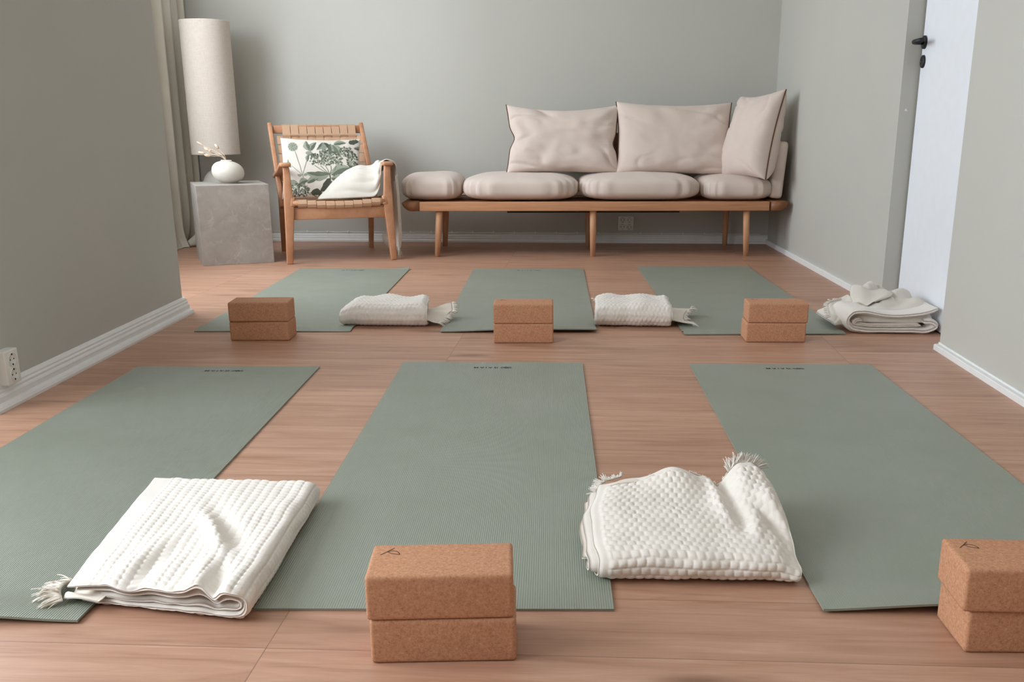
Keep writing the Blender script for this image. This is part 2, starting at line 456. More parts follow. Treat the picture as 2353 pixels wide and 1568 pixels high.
# ------------------------------------------------------------------ sockets and cable
def socket_face(cx, cz, r):
    """socket well facing -Y, at y=0 plane"""
    ring = lathe([(r * 1.08, -0.001), (r * 1.08, 0.0026), (r, 0.0028), (r * 0.96, 0.0004), (0.0005, 0.0004)], 32, caps=False)
    return xf(ring, Matrix.Translation((cx, 0, cz)) @ Matrix.Rotation(R(90), 4, 'X'))
def wall_socket(name, loc, rz, nx, nz, pitch, w, h, dep, r, label):
    t = thing(name, loc, rz, label, 'socket')
    obj('cover', box(-w / 2, w / 2, -dep, 0, -h / 2, h / 2, 0.004, 3), M['plastic'], t)
    for i in range(nx):
        for j in range(nz):
            cx = (i - (nx - 1) / 2) * pitch; cz = (j - (nz - 1) / 2) * pitch
            well = obj('socket_well', xf(socket_face(cx, cz, r), Matrix.Translation((0, -dep, 0))), M['plastic'], t)
            for q in (-1, 1):
                obj('pin_hole', xf(lathe([(0, 0), (0.0024, 0), (0.0024, 0.0008), (0, 0.0008)], 12), Matrix.Translation((cx + q * r * 0.5, -dep, cz)) @ Matrix.Rotation(R(90), 4, 'X')), M['pin'], well)
                obj('earth_clip', box(cx - 0.0012, cx + 0.0012, -dep - 0.003, -dep, cz + q * r * 0.8 - 0.0025, cz + q * r * 0.8 + 0.0025), M['pin'], well, smooth=False)
    return t
wall_socket('wall_socket', (0.197, BACK, 0.131), 0, 2, 2, 0.046, 0.104, 0.094, 0.014, 0.018, 'square white four-way wall socket below the daybed')
# on the left partition: face normal points to +X
angp = math.atan2(PF[0] - PN[0], PF[1] - PN[1])
wall_socket('wall_socket', (-1.7175, 2.662, 0.112), R(90) - angp, 1, 2, 0.044, 0.07, 0.100, 0.034, 0.0185, 'tall white double wall socket on the left partition just above its baseboard')

def cable():
    t = thing('cable', (0, BACK, 0), 0, 'thin white cable clipped along the back wall above the baseboard', 'cable')
    pts = []
    x = -2.3
    while x < 1.13:
        pts.append((x, -0.006, 0.0625 + 0.0007 * math.sin(x * 40))); x += 0.035
    obj('cord', tube(pts, 0.0028, 8), M['plastic'], t)
    x = -2.26
    while x < 1.1:
        if not 0.14 < x < 0.255:
            obj('clip', box(x - 0.004, x + 0.004, -0.011, 0, 0.058, 0.071, 0.0015), M['plastic'], t)
        x += 0.142
cable()

# ------------------------------------------------------------------ curtain
def curtain():
    nu, nv = 150, 40
    V = []
    for sgn in (1, -1):
        for i in range(nu):
            s = i / (nu - 1); y = 6.10 + 0.52 * s
            for j in range(nv):
                z = 2.44 * j / (nv - 1) + 0.004
                fold = 0.028 * math.sin(s * 2 * math.pi * 4.1 + 0.5) + 0.012 * math.sin(s * 2 * math.pi * 7.3 + 1)
                pool = max(0, 1 - z / 0.22)
                x = -2.703 + fold * (0.75 + 0.25 * z / 2.4) + 0.05 * pool * pool * math.sin(s * 9) + sgn * 0.0015
                yy = y - 0.02 * pool * math.cos(s * 14 + z * 20)
                V.append((x, yy, z))
    n = nu * nv
    Fc = grid_faces(nu, nv, 0, True) + grid_faces(nu, nv, n)
    for j in range(nv - 1):
        Fc.append((j, j + 1, n + j + 1, n + j)); a = (nu - 1) * nv + j; Fc.append((a + 1, a, n + a, n + a + 1))
    for i in range(nu - 1):
        Fc.append((i * nv, n + i * nv, n + (i + 1) * nv, (i + 1) * nv))
    c = obj('curtain', (V, Fc), M['curtain'])
    tag(c, 'long grey beige curtain hanging in the back left corner', 'curtain')
    # gathered hem on the floor
    pts, _ = smooth_path([(-2.66, 6.28, 0.02), (-2.60, 6.34, 0.045), (-2.57, 6.42, 0.06), (-2.60, 6.50, 0.045), (-2.66, 6.56, 0.02)], 30)
    hem = tube(pts, [0.02 + 0.035 * math.sin(math.pi * i / 29) for i in range(30)], 14)
    V2 = [(x, y, max(0.001, z + 0.01 * noise.noise(Vector((x * 30, y * 30, z * 30))))) for x, y, z in hem[0]]
    obj('pooled_hem', (V2, hem[1]), M['curtain'], c)
curtain()

# ------------------------------------------------------------------ yoga mats
MW, ML, MT = 0.61, 1.73, 0.0045
def text_mesh(s, size):
    cu = bpy.data.curves.new('print', 'FONT'); cu.body = s; cu.size = size; cu.align_x = 'LEFT'
    cu.offset = size * 0.018
    cu.space_character = 1.45
    o = bpy.data.objects.new('print', cu); COL.objects.link(o)
    dg = bpy.context.evaluated_depsgraph_get(); dg.update()
    me = bpy.data.meshes.new_from_object(o.evaluated_get(dg))
    v = [tuple(p.co) for p in me.vertices]; f = [tuple(p.vertices) for p in me.polygons]
    bpy.data.objects.remove(o); bpy.data.meshes.remove(me)
    return v, f
def ribbon(pts, w, z=0.0, closed=False):
    P = [Vector((p[0], p[1], 0)) for p in pts]; n = len(P); V, Fc = [], []
    for i, p in enumerate(P):
        a = P[(i - 1) % n] if closed or i > 0 else p; b = P[(i + 1) % n] if closed or i < n - 1 else p
        d = (b - a).normalized(); nn = Vector((-d.y, d.x, 0))
        V += [(p.x + nn.x * w / 2, p.y + nn.y * w / 2, z), (p.x - nn.x * w / 2, p.y - nn.y * w / 2, z)]
    for i in range(n if closed else n - 1):
        j = (i + 1) % n; Fc.append((2 * i, 2 * i + 1, 2 * j + 1, 2 * j))
    return V, Fc
def emblem():
    parts = []
    for cx, rr, ry in ((-0.0115, 0.0062, 0.0065), (0, 0.0050, 0.0088), (0.0115, 0.0062, 0.0065)):
        pts = [(cx + rr * math.cos(t), ry * math.sin(t)) for t in np.linspace(0, 2 * math.pi, 24, endpoint=False)]
        parts.append(ribbon(pts, 0.0019, 0, True))
    for a in range(6):
        t = a * math.pi / 3 + 0.5
        parts.append(ribbon([(0.0015 * math.cos(t), 0.0015 * math.sin(t)), (0.0052 * math.cos(t), 0.0075 * math.sin(t))], 0.0016))
    for cx in (-0.0115, 0.0115):
        parts.append(ribbon([(cx - 0.0035, -0.002), (cx + 0.0035, 0.002)], 0.0016))
    return join(*parts)
GA = text_mesh('GAIAM', 0.0205)
tw = max(p[0] for p in GA[0]); 
LOGO = join(([(p[0] + 0.026, p[1] - 0.0073, 0) for p in GA[0]], GA[1]), emblem())
lw = tw + 0.026 + 0.018
def yoga_mat(loc, rz, label, lift=None, width=MW, length=ML, logo=True, ribs=0.00012):
    """local: x across, y from near edge (0) to far edge; lift(x,y)->height"""
    t = thing('yoga_mat', loc, rz, label, 'yoga mat', 'sage green yoga mats laid out in two rows')
    lift = lift or (lambda x, y: 0)
    nr = int(width / 0.0042); nx = nr * 4 + 1
    ys = sorted(set([round(v, 4) for v in np.concatenate([np.linspace(0, 0.16, 22), np.linspace(0.16, length - 0.16, 14), np.linspace(length - 0.16, length, 12)])]))
    ny = len(ys); xs = np.linspace(-width / 2, width / 2, nx)
    V = []
    for x in xs:
        rib = ribs * math.cos(2 * math.pi * (x + width / 2) / 0.0042)
        for y in ys: V.append((x, y, MT + lift(x, y) + rib))
    for x in xs:
        for y in ys: V.append((x, y, 0.0004 + lift(x, y)))
    n = nx * ny
    Fc = grid_faces(nx, ny, 0) + grid_faces(nx, ny, n, True)
    for j in range(ny - 1):
        Fc.append((j, j + 1, n + j + 1, n + j)); a = (nx - 1) * ny + j; Fc.append((a + 1, a, n + a, n + a + 1))
    for i in range(nx - 1):
        a, b = i * ny, (i + 1) * ny
        Fc.append((b, a, n + a, n + b)); a += ny - 1; b += ny - 1; Fc.append((a, b, n + b, n + a))
    obj('foam_sheet', (V, Fc), M['mat'], t, smooth=False)
    if logo:
        LV = []
        for x, y, z in LOGO[0]:           # read from the far end: turned by half a turn
            X, Y = -(x - lw / 2 + 0.018) + 0.004, length - 0.062 - y
            LV.append((X, Y, MT + lift(X, Y) + 0.0006))
        tag(obj('printed_logo', (LV, LOGO[1]), M['ink'], t, smooth=False), 'small dark printed wordmark and emblem')
    return t
ss = lambda a, b, x: (lambda q: q * q * (3 - 2 * q))(min(1, max(0, (x - a) / (b - a))))
G = lambda x, c, w: math.exp(-((x - c) / w) ** 2)
# front row
yoga_mat((-0.266, 1.477, 0), R(2.65), 'green yoga mat in the middle of the front row behind the cork blocks',
         lambda x, y: 0.006 * ss(1.66, 1.73, y) * (0.35 + 0.65 * G(x, -0.22, 0.12) + 0.5 * G(x, 0.12, 0.12)), ribs=0.00018)
yoga_mat((0.695, 1.512, 0), R(2.3), 'green yoga mat at the right of the front row, near edge lifted off the floor',
         lambda x, y: 0.013 * (1 - ss(0, 0.13, y)) * (0.3 + 0.7 * ss(-0.33, -0.12, x)) + 0.002 * G(x, -0.1, 0.05) * (1 - ss(0, 0.08, y)), ribs=0.00008)
yoga_mat((-1.150, 1.390, 0), R(2.5), 'bluish green yoga mat at the left of the front row with clearly visible ribs',
         lambda x, y: 0.012 * (1 - ss(0, 0.12, y)) * (1 - 0.75 * ss(0.12, 0.31, x)), ribs=0.00038)
# back row
yoga_mat((-0.2985, 3.722, 0), R(2.6), 'green yoga mat in the middle of the back row below the daybed',
         lambda x, y: 0.011 * (1 - ss(0, 0.12, y)) * (0.25 + 0.75 * ss(-0.3, 0.0, x)), length=1.668)
yoga_mat((-1.264, 3.687, 0), R(2.55), 'green yoga mat at the left of the back row in front of the armchair',
         lambda x, y: 0.004 * G(y, 0.07, 0.035) + 0.008 * ss(0.2, 0.3, x) * ss(1.62, 1.667, y), length=1.667)
yoga_mat((0.656, 3.728, 0), R(3.6), 'green yoga mat at the right of the back row nearest the door wall',
         lambda x, y: 0.008 * G(y, 0.035, 0.022) * (0.5 + 0.5 * ss(0.1, -0.3, x)) + 0.001, width=0.625, length=1.80, logo=False)

# ------------------------------------------------------------------ cork blocks
BW, BD, BH = 0.222, 0.118, 0.073
BLOCKS = []
def cork_block(x, y, z, rz, label, group, mark=False, w=BW):
    if BLOCKS and w == BW:
        t = BLOCKS[0].copy(); COL.objects.link(t)
    else:
        t = obj('cork_block', box(-w / 2, w / 2, -BD / 2, BD / 2, 0, BH, 0.0075, 4), M['cork'], smooth=True)
        if w == BW: BLOCKS.append(t)
    t.location = (x, y, z); t.rotation_euler = (0, 0, rz)
    tag(t, label, 'yoga block', group)
    if mark:
        ln = [(-0.014, -0.012), (-0.004, 0.0), (0.006, 0.013)]
        lf = [(-0.004, 0.0), (0.002, 0.002), (0.009, 0.001), (0.014, -0.005), (0.016, -0.0115)]
        lg = [(-0.004, 0.0), (0.001, -0.006), (0.008, -0.0095), (0.016, -0.0115)]
        p, _ = smooth_path([(a, b, 0) for a, b in ln], 8); q, _ = smooth_path([(a, b, 0) for a, b in lf], 12); r, _ = smooth_path([(a, b, 0) for a, b in lg], 12)
        mk = join(ribbon(p, 0.0013), ribbon(q, 0.0013), ribbon(r, 0.0013))
        mk = ([(-w / 2 + 0.029 + a, 0.030 + b, BH + 0.0004) for a, b, c in mk[0]], mk[1])
        tag(obj('branded_leaf_mark', mk, M['burn'], t, smooth=False), 'small dark burnt leaf mark')
    return t
g = 'cork yoga blocks stacked in pairs'
c1 = R(5.2)
def stack(x, y, rz, dx, dy, drz, low, up, mark=True):
    cork_block(x, y, 0.0, rz, low, g)
    cork_block(x + dx, y + dy, BH + 0.0003, rz + drz, up, g, mark)
stack(-0.229, 1.374, R(4.8), -0.004, -0.001, R(0.6), 'lower cork block of the front stack standing before the middle mat', 'upper cork block of the front middle stack, leaf mark on its far left corner')
stack(0.690, 1.446, R(2.2), -0.011, -0.010, R(-2), 'lower cork block of the stack cut by the right edge of the photo', 'upper cork block of the front right stack, partly outside the photo')
stack(-1.262, 3.590, R(3.4), 0.001, -0.004, R(1.5), 'lower cork block of the dark stack on the back left mat', 'upper cork block of the dark stack on the back left mat', False)
stack(-0.268, 3.598, R(2.6), -0.001, 0.0, R(0.5), 'lower cork block of the back stack on the middle mat', 'upper cork block of the back stack on the middle mat', True)
stack(0.672, 3.657, R(1.6), 0.005, 0.001, R(-0.8), 'lower cork block of the back stack on the right mat', 'upper cork block of the back stack on the right mat', True)

# ------------------------------------------------------------------ blankets
def pil(x, p=0.45):
    return np.abs(np.sin(np.pi * x)) ** p
def weave(s, v, cw, cv, amp):
    """basket weave cushions; s, v arrays (metres)"""
    col = np.floor(s / cw)
    vv = v / cv + 0.5 * (col % 2)
    return amp * (pil(s / cw, 0.38) * pil(vv, 0.32) + 0.12 * pil(s / cw * 3, 1) * pil(vv, 0.5))
def cloth(path, v0, v1, th, warp, cw=0.019, cv=0.015, amp=0.0, step=0.0024, flat=None, vstep=None, flatv=0.0, n_over=None):
    """path: control points (a, z); swept along v; warp(a, v, z)->(x, y, z). flat: arc length with no weave at each end"""
    raw, q = smooth_path(path, 400)
    Lp = q[-1]; ns = max(12, int(Lp / step)); P, S_ = smooth_path(path, ns)
    T = np.gradient(P, axis=0); T /= np.linalg.norm(T, axis=1)[:, None] + 1e-9
    Nn = np.stack([T[:, 1], -T[:, 0]], 1)           # outward for a path running right underneath then back on top
    nv = max(6, int((v1 - v0) / (vstep or step)))
    vs = np.linspace(v0, v1, nv)
    Sg, Vg = np.meshgrid(S_, vs, indexing='ij')
    d = weave(Sg, Vg - v0, cw, cv, amp) if amp else np.zeros_like(Sg)
    if flat:
        m = np.clip((Sg - flat[0]) / 0.006, 0, 1) * np.clip((Lp - flat[1] - Sg) / 0.006, 0, 1); d = d * m
    if flatv: d = d * np.clip((Vg - v0 - flatv) / 0.006, 0, 1)
    edge = np.minimum(np.clip((Vg - v0) / (th * 0.6), 0, 1), np.clip((v1 - Vg) / (th * 0.6), 0, 1))
    ends = np.minimum(np.clip(Sg / (th * 0.6), 0, 1), np.clip((Lp - Sg) / (th * 0.6), 0, 1))
    rnd = np.sqrt(np.clip(np.minimum(edge, ends), 0.12, 1))
    out = []
    for sgn in (1, -1):
        off = sgn * th / 2 * rnd + (d * rnd if sgn == 1 else 0)
        A = P[:, 0][:, None] + Nn[:, 0][:, None] * off
        Z = P[:, 1][:, None] + Nn[:, 1][:, None] * off
        out.append((A, Z))
    V = []
    for A, Z in out:
        for i in range(ns):
            for j in range(nv):
                V.append(warp(A[i, j], vs[j], Z[i, j]))
    n = ns * nv
    Fc = grid_faces(ns, nv, 0) + grid_faces(ns, nv, n, True)
    for j in range(nv - 1):
        Fc.append((j, n + j, n + j + 1, j + 1)); a = (ns - 1) * nv + j; Fc.append((a, a + 1, n + a + 1, n + a))
    for i in range(ns - 1):
        a, b = i * nv, (i + 1) * nv
        Fc.append((a, b, n + b, n + a)); a += nv - 1; b += nv - 1; Fc.append((b, a, n + a, n + b))
    return V, Fc
def fringe(pts, dirs, n, ln, rad=0.0011, droop=0.5, spread=0.5, zmin=0.002, tuft=5):
    """tapered threads growing from a polyline; dirs: direction at each control point"""
    P, _ = smooth_path(pts, n) if len(pts) > 2 else (np.linspace(pts[0], pts[1], n), 0)
    D = np.stack([np.interp(np.linspace(0, 1, n), np.linspace(0, 1, len(dirs)), [d[k] for d in dirs]) for k in range(3)], 1)
    parts = []; tdir = None; rad *= 1.45; ln *= 0.8; spread *= 0.75
    for i in range(n):
        if i % tuft == 0:
            tdir = Vector((random.gauss(0, spread), random.gauss(0, spread), random.gauss(0, spread * 0.6))); tl = ln * random.uniform(0.65, 1.25)
        p = Vector(P[i]) ; d = (Vector(D[i]).normalized() + tdir * 0.8 + Vector([random.gauss(0, 0.11) for _ in range(3)])).normalized()
        l = tl * random.uniform(0.8, 1.15); q = []
        for k in range(5):
            t = k / 4; c = p + d * l * t + Vector((0, 0, -droop * l * t * t)); c.z = max(zmin, c.z); q.append(c)
        parts.append(tube(q, [rad * (1.2 - 0.8 * k / 4) for k in range(5)], 4))
    return join(*parts)
def bil(c, u, v):
    """c: NL, NR, FL, FR floor points"""
    return ((1 - u) * (1 - v) * c[0][0] + u * (1 - v) * c[1][0] + (1 - u) * v * c[2][0] + u * v * c[3][0],
            (1 - u) * (1 - v) * c[0][1] + u * (1 - v) * c[1][1] + (1 - u) * v * c[2][1] + u * v * c[3][1])
def to_local(t):
    inv = t.matrix_basis.inverted()
    def f(p): return tuple(inv @ Vector(p))
    return f
def blanket_root(name, loc, label):
    t = thing(name, loc, 0, label, 'blanket', 'white folded blankets'); t.matrix_basis = Matrix.Translation(loc); return t

def nested(zs, a_right, lefts, th):
    """U folds closed on the right: for every sheet (z_low, z_high, left_low, left_high)"""
    out = []
    for k, (z0, z1) in enumerate(zs):
        r = (z1 - z0) / 2; ar = a_right - th * 1.02 * k - r
        n_ = max(4, int(ar / 0.03))
        p_ = [(lefts[k][0] + (ar - lefts[k][0]) * i / n_, z0) for i in range(n_)]
        p_ += [(ar + r * math.sin(t_), z0 + r - r * math.cos(t_)) for t_ in np.linspace(0, math.pi, 9)]
        p_ += [(ar + (lefts[k][1] - ar) * i / n_, z1) for i in range(1, n_ + 1)]
        out.append(p_)
    return out

def blanket_front_left():
    # ---- spread beside the left mat: fold closed on the right, open on the left
    loc = (-0.74, 1.68, 0); t = blanket_root('blanket', loc, 'white basket weave blanket folded flat across the front left mat and middle mat')
    L = to_local(t)
    c = ((-0.888, 1.470), (-0.566, 1.418), (-0.962, 1.962), (-0.594, 1.938)); A = 0.335; Vv = 0.50
    def warp(a, v, z):
        u, w = a / A, v / Vv
        x, y = bil(c, u, w)
        near = math.exp(-w / 0.16)
        g_ = 1 - 0.34 * (1 - u) * (0.4 + 0.6 * near) - 0.10 * w
        # puckers: long diagonal crease and small ones near the open end
        ridge = lambda px, py, wd, h: h * math.exp(-((px) / wd) ** 2) * py
        d1 = (u - 0.62) * 0.75 + (w - 0.42) * 0.62
        e1 = (w - 0.42) * 0.75 - (u - 0.62) * 0.62
        g_ += 0.26 * math.exp(-(d1 / 0.045) ** 2) * math.exp(-(e1 / 0.20) ** 2) - 0.22 * math.exp(-((d1 - 0.085) / 0.05) ** 2) * math.exp(-(e1 / 0.22) ** 2)
        g_ += 0.20 * math.exp(-((u - 0.735 + 0.25 * w) / 0.05) ** 2) * math.exp(-(w / 0.22) ** 2)
        g_ -= 0.20 * math.exp(-((u - 0.83 + 0.2 * w) / 0.04) ** 2) * math.exp(-(w / 0.2) ** 2)
        g_ += 0.12 * math.exp(-((u - 0.90) / 0.05) ** 2) * math.exp(-(w / 0.16) ** 2)
        g_ += 0.16 * math.exp(-((u - 0.25 - 0.3 * w) / 0.07) ** 2) * math.exp(-((w - 0.12) / 0.2) ** 2)
        g_ -= 0.14 * math.exp(-((u - 0.38 - 0.2 * w) / 0.06) ** 2) * math.exp(-((w - 0.1) / 0.16) ** 2)
        g_ += 0.07 * noise.noise(Vector((u * 5, w * 7, 0.3)))
        top = min(1, z / 0.05)
        # near edge scallops and slight overhang of the top sheet
        yy = -0.006 * top * near * (1 + math.sin(u * 21 + 1.2) * 0.9) + 0.004 * noise.noise(Vector((u * 9, w * 3, z * 60)))
        xx = 0.004 * noise.noise(Vector((w * 6, z * 40, 2.2)))
        return L((x + xx, y + yy, 0.0065 + z * g_))
    th = 0.0105
    zs = [(0.0055, 0.0475), (0.0175, 0.0345)]
    paths = nested(zs, A, [(0.02, 0.0), (0.05, 0.012)], th)
    obj('outer_fold', cloth(paths[0], 0, Vv, th, warp, 0.0180, 0.0148, 0.0036, 0.0020, flat=(0.02, 0.036)), M['cotton'], t)
    obj('inner_fold', cloth(paths[1], 0.004, Vv - 0.01, th, warp, 0.0178, 0.0145, 0.0012, 0.005, flat=(0.02, 0.04)), M['cotton'], t)
    # lower flap with torn looking corner at the near left
    def warp2(a, v, z):
        return L((-0.895 + a * 0.98 - 0.12 * v, 1.452 + v + 0.10 * a * -0.55 , 0.006 + z + 0.006 * noise.noise(Vector((a * 40, v * 30, 1)))))
    fl_ = [(0.0, 0.0065), (0.05, 0.007), (0.12, 0.0065)]
    fr = fringe([(-0.895, 1.452, 0.016), (-0.910, 1.475, 0.024), (-0.914, 1.500, 0.024), (-0.905, 1.525, 0.018)],
                [(-1, -0.7, 0.1), (-1, -0.2, 0.2), (-1, 0.1, 0.1), (-1, 0.3, 0)], 150, 0.052, 0.0011, 0.35, 0.32)
    obj('fringe', ([L(p) for p in fr[0]], fr[1]), M['cotton_plain'], t)
    # folded corner flap carrying the fringe
    def warp3(a, v, z):
        return L((-0.900 + a, 1.462 + v * (0.75 + 3.0 * a) - 0.32 * a, 0.010 + z + 0.006 * math.sin(v * 110 + a * 30) * (1 - a / 0.09)))
    obj('corner_flap', cloth([(0, 0.004), (0.03, 0.008), (0.075, 0.012)], 0, 0.060, 0.0045, warp3, amp=0.0, step=0.003), M['cotton_plain'], t)
blanket_front_left()

def blanket_front_right():
    loc = (0.19, 1.75, 0); t = blanket_root('blanket', loc, 'rumpled white basket weave blanket between the front middle and front right mats, frayed ends raised')
    L = to_local(t)
    c = ((0.012, 1.590), (0.372, 1.600), (0.012, 1.925), (0.352, 1.960)); A = 0.36; B = 0.345
    # sheet path runs along depth: fold closed on the near side, so "a" = distance from the far end
    def warp(a, v, z, lift=1.0):
        w = 1 - a / B; u = v / A                       # w: 0 near, 1 far
        x, y = bil(c, u, w)
        k = 0.74 + 0.26 * ss(0, 0.75, w) + 0.06 * math.sin(u * 5)
        k += 0.42 * math.exp(-((u - 0.47) / 0.15) ** 2) * ss(0.62, 1.0, w)
        k -= 0.12 * math.exp(-((u - 0.69) / 0.09) ** 2) * ss(0.65, 1.0, w)
        k += 0.62 * (ss(0.71, 0.87, u + 0.06 * (1 - w)) - 0.35 * ss(0.93, 1.0, u)) * ss(0.35, 1.0, w)
        k += 0.16 * math.exp(-((u - 0.66 - 0.05 * (1 - w)) / 0.035) ** 2) * ss(0.3, 0.6, w)
        k -= 0.16 * math.exp(-((u - 0.73 - 0.06 * (1 - w)) / 0.04) ** 2) * ss(0.2, 0.5, w)
        k += 0.30 * math.exp(-((u - 0.93) / 0.07) ** 2) * math.exp(-((w - 0.55) / 0.14) ** 2)
        k -= 0.30 * math.exp(-((u - 0.90 - 0.25 * (0.45 - w)) / 0.035) ** 2) * math.exp(-((w - 0.42) / 0.12) ** 2)
        k += 0.14 * math.exp(-((u - 0.82) / 0.04) ** 2) * math.exp(-((w - 0.33) / 0.12) ** 2)
        k -= 0.25 * ss(0.88, 1.0, u) * (1 - ss(0.1, 0.6, w))
        k -= 0.12 * (1 - ss(0.0, 0.15, u)) * w
        k += 0.05 * noise.noise(Vector((u * 6, w * 6, 4)))
        xx = 0.006 * noise.noise(Vector((w * 5, z * 25, 9))) - 0.022 * ss(0.0, 0.1, 1 - u) * 0 
        xx += (-0.014 * math.sin(math.pi * w) if u < 0.5 else 0.012 * math.sin(math.pi * w)) * abs(u - 0.5) * 2
        yy = 0.006 * noise.noise(Vector((u * 7, z * 20, 2)))
        return L((x + xx, y + yy, 0.0055 + z * k))
    th = 0.0115
    zs = [(0.0060, 0.0600), (0.0185, 0.0470), (0.0300, 0.0345)]
    lefts = [(0.02, 0.0), (0.03, 0.012), (0.03, 0.02)]
    paths = nested(zs[:2], B, lefts, th)
    obj('outer_fold', cloth(paths[0], 0, A, th, warp, 0.0172, 0.0165, 0.0036, 0.0021, flat=(0.02, 0.022), flatv=0.016), M['cotton'], t)
    obj('inner_fold', cloth(paths[1], -0.014, A - 0.012, th, warp, 0.02, 0.0178, 0.0010, 0.005, flat=(0.02, 0.02), flatv=0.03), M['cotton'], t)
    obj('middle_fold', cloth([(0.03, 0.032), (0.16, 0.032), (B - 0.05, 0.032)], -0.021, A - 0.02, 0.012, warp, step=0.006), M['cotton_plain'], t)
    # frayed far corner standing up
    def edge_pt(u, w=1.0, z=0.064):
        p = warp((1 - w) * B, u * A, z); return tuple(Vector(p) + Vector(loc))
    ctl = [edge_pt(u) for u in (0.80, 0.85, 0.90, 0.95, 1.0)]
    fr = fringe(ctl, [(-0.35, 0.5, 0.8), (-0.05, 0.6, 0.9), (0.1, 0.6, 0.8), (0.4, 0.5, 0.6), (0.8, 0.4, 0.2)], 170, 0.030, 0.0011, 0.15, 0.35)
    fr2 = fringe([edge_pt(u) for u in (0.56, 0.62, 0.68, 0.74, 0.79)], [(0, 1, 0.4)] * 3, 90, 0.009, 0.0009, 0.2, 0.4)
    # loose curled flap at the far left
    V_, F_ = cloth([(0.0, 0.012), (0.012, 0.045), (0.045, 0.068), (0.09, 0.074), (0.125, 0.070)], 0, 0.055, 0.007,
                   lambda a, v, z: L((-0.008 + a + 0.35 * v, 1.885 + v * 0.75 + 0.14 * a, z * (1 - 1.5 * v) + 0.004)), step=0.004)
    obj('curled_flap', (V_, F_), M['cotton_plain'], t)
    fr3 = fringe([(0.005, 1.935, 0.035), (0.02, 1.95, 0.055), (0.06, 1.96, 0.068)], [(-0.9, 0.3, 0.2), (-0.5, 0.6, 0.3), (0, 1, 0.4)], 80, 0.026, 0.0010, 0.3, 0.4)
    fr4 = fringe([(0.098, 1.905, 0.078), (0.112, 1.925, 0.074), (0.125, 1.94, 0.066)], [(0.8, 0.5, 0.5)] * 3, 80, 0.034, 0.0010, 0.3, 0.35)
    for F4 in (fr, fr2, fr3, fr4): obj('fringe', ([L(p) for p in F4[0]], F4[1]), M['cotton'], t)
blanket_front_right()

def bundle(loc, label, c, A, B, tail, seed, taper_left):
    """small distant blanket folded to a pad: rounded fold on the near side, loose end sticking out at the right"""
    t = blanket_root('blanket', loc, label); L = to_local(t)
    def warp(a, v, z):
        w = 1 - a / B; u = v / A; x, y = bil(c, u, w)
        k = 1 + 0.07 * noise.noise(Vector((u * 4, w * 4, seed))) + 0.05 * math.sin(u * 13 + seed) * w
        k -= taper_left * (1 - ss(0, 0.16, u)) - 0.02
        k -= 0.10 * ss(0.93, 1.0, u)
        return L((x + 0.006 * noise.noise(Vector((w * 5, z * 30, seed))), y + 0.006 * noise.noise(Vector((u * 6, z * 20, seed))), 0.0055 + z * k))
    th = 0.016
    zs = [(0.0085, 0.075), (0.026, 0.057)]
    paths = nested(zs, B, [(0.01, 0.0), (0.02, 0.01)], th)
    obj('outer_fold', cloth(paths[0], 0, A, th, warp, 0.0190, 0.0170, 0.0040, 0.0032, flat=(0.01, 0.01)), M['cotton'], t)
    obj('inner_fold', cloth(paths[1], 0.006, A - 0.006, th * 0.95, warp, step=0.007), M['cotton_plain'], t)
    obj('core_fold', cloth([(0.03, 0.0415), (B / 2, 0.0415), (B - 0.05, 0.0415)], 0.008, A - 0.008, 0.013, warp, step=0.008), M['cotton_plain'], t)
    # loose end
    x0, x1, h0, h1 = tail
    y0 = c[1][1]; y1 = c[3][1]
    def wt(a, v, z):
        f = ss(x0, x1, x0 + a)
        yy = y0 + 0.018 + v * (y1 - y0 - 0.03) / 0.2
        zz = z * (1 - f) * 1.0 + (0.012 + (0.5 * h1) * ss(0.05, 0.2, v) * (1 + 0.4 * math.sin(v * 60 + seed))) * f
        return L((x0 + a * (1 - 0.22 * math.sin(v * 22 + seed) * f), yy, zz + 0.004))
    la = x1 - x0
    obj('loose_end', cloth([(0, h0), (la * 0.5, h0), (la, h0)], 0, 0.2, 0.010, wt, step=0.006), M['cotton_plain'], t)
    e = [tuple(Vector(wt(la, v, h0)) + Vector(loc)) for v in (0.2, 0.15, 0.1, 0.05, 0.0)]
    fr = fringe(e, [(1, 0.2, 0.5), (1, 0, 0.2), (1, -0.2, 0)], 90, 0.034, 0.0014, 0.4, 0.4)
    e2 = [tuple(Vector(warp(0.0, A * u, 0.07)) + Vector(loc)) for u in (0.82, 0.9, 0.98)] if seed < 5 else [tuple(Vector(warp(0.0, A * u, 0.06)) + Vector(loc)) for u in (-0.01, 0.06, 0.16)]
    fr2 = fringe(e2, [((0.4 if seed < 5 else -0.8), 0.6, 0.5)] * 3, 70, 0.024, 0.0013, 0.3, 0.4)
    for F2 in (fr, fr2): obj('fringe', ([L(p) for p in F2[0]], F2[1]), M['cotton'], t)
bundle((-0.84, 3.92, 0), 'white textured blanket folded into a pad between the back left and middle mats',
       ((-1.022, 3.800), (-0.668, 3.800), (-1.010, 4.03), (-0.695, 4.03)), 0.35, 0.24, (-0.705, -0.612, 0.028, 0.075), 1.3, 0.22)
bundle((0.15, 3.95, 0), 'white textured blanket folded into a pad between the back middle and right mats',
       ((-0.004, 3.845), (0.306, 3.835), (0.000, 4.10), (0.305, 4.11)), 0.31, 0.26, (0.275, 0.385, 0.03, 0.045), 6.1, 0.05)

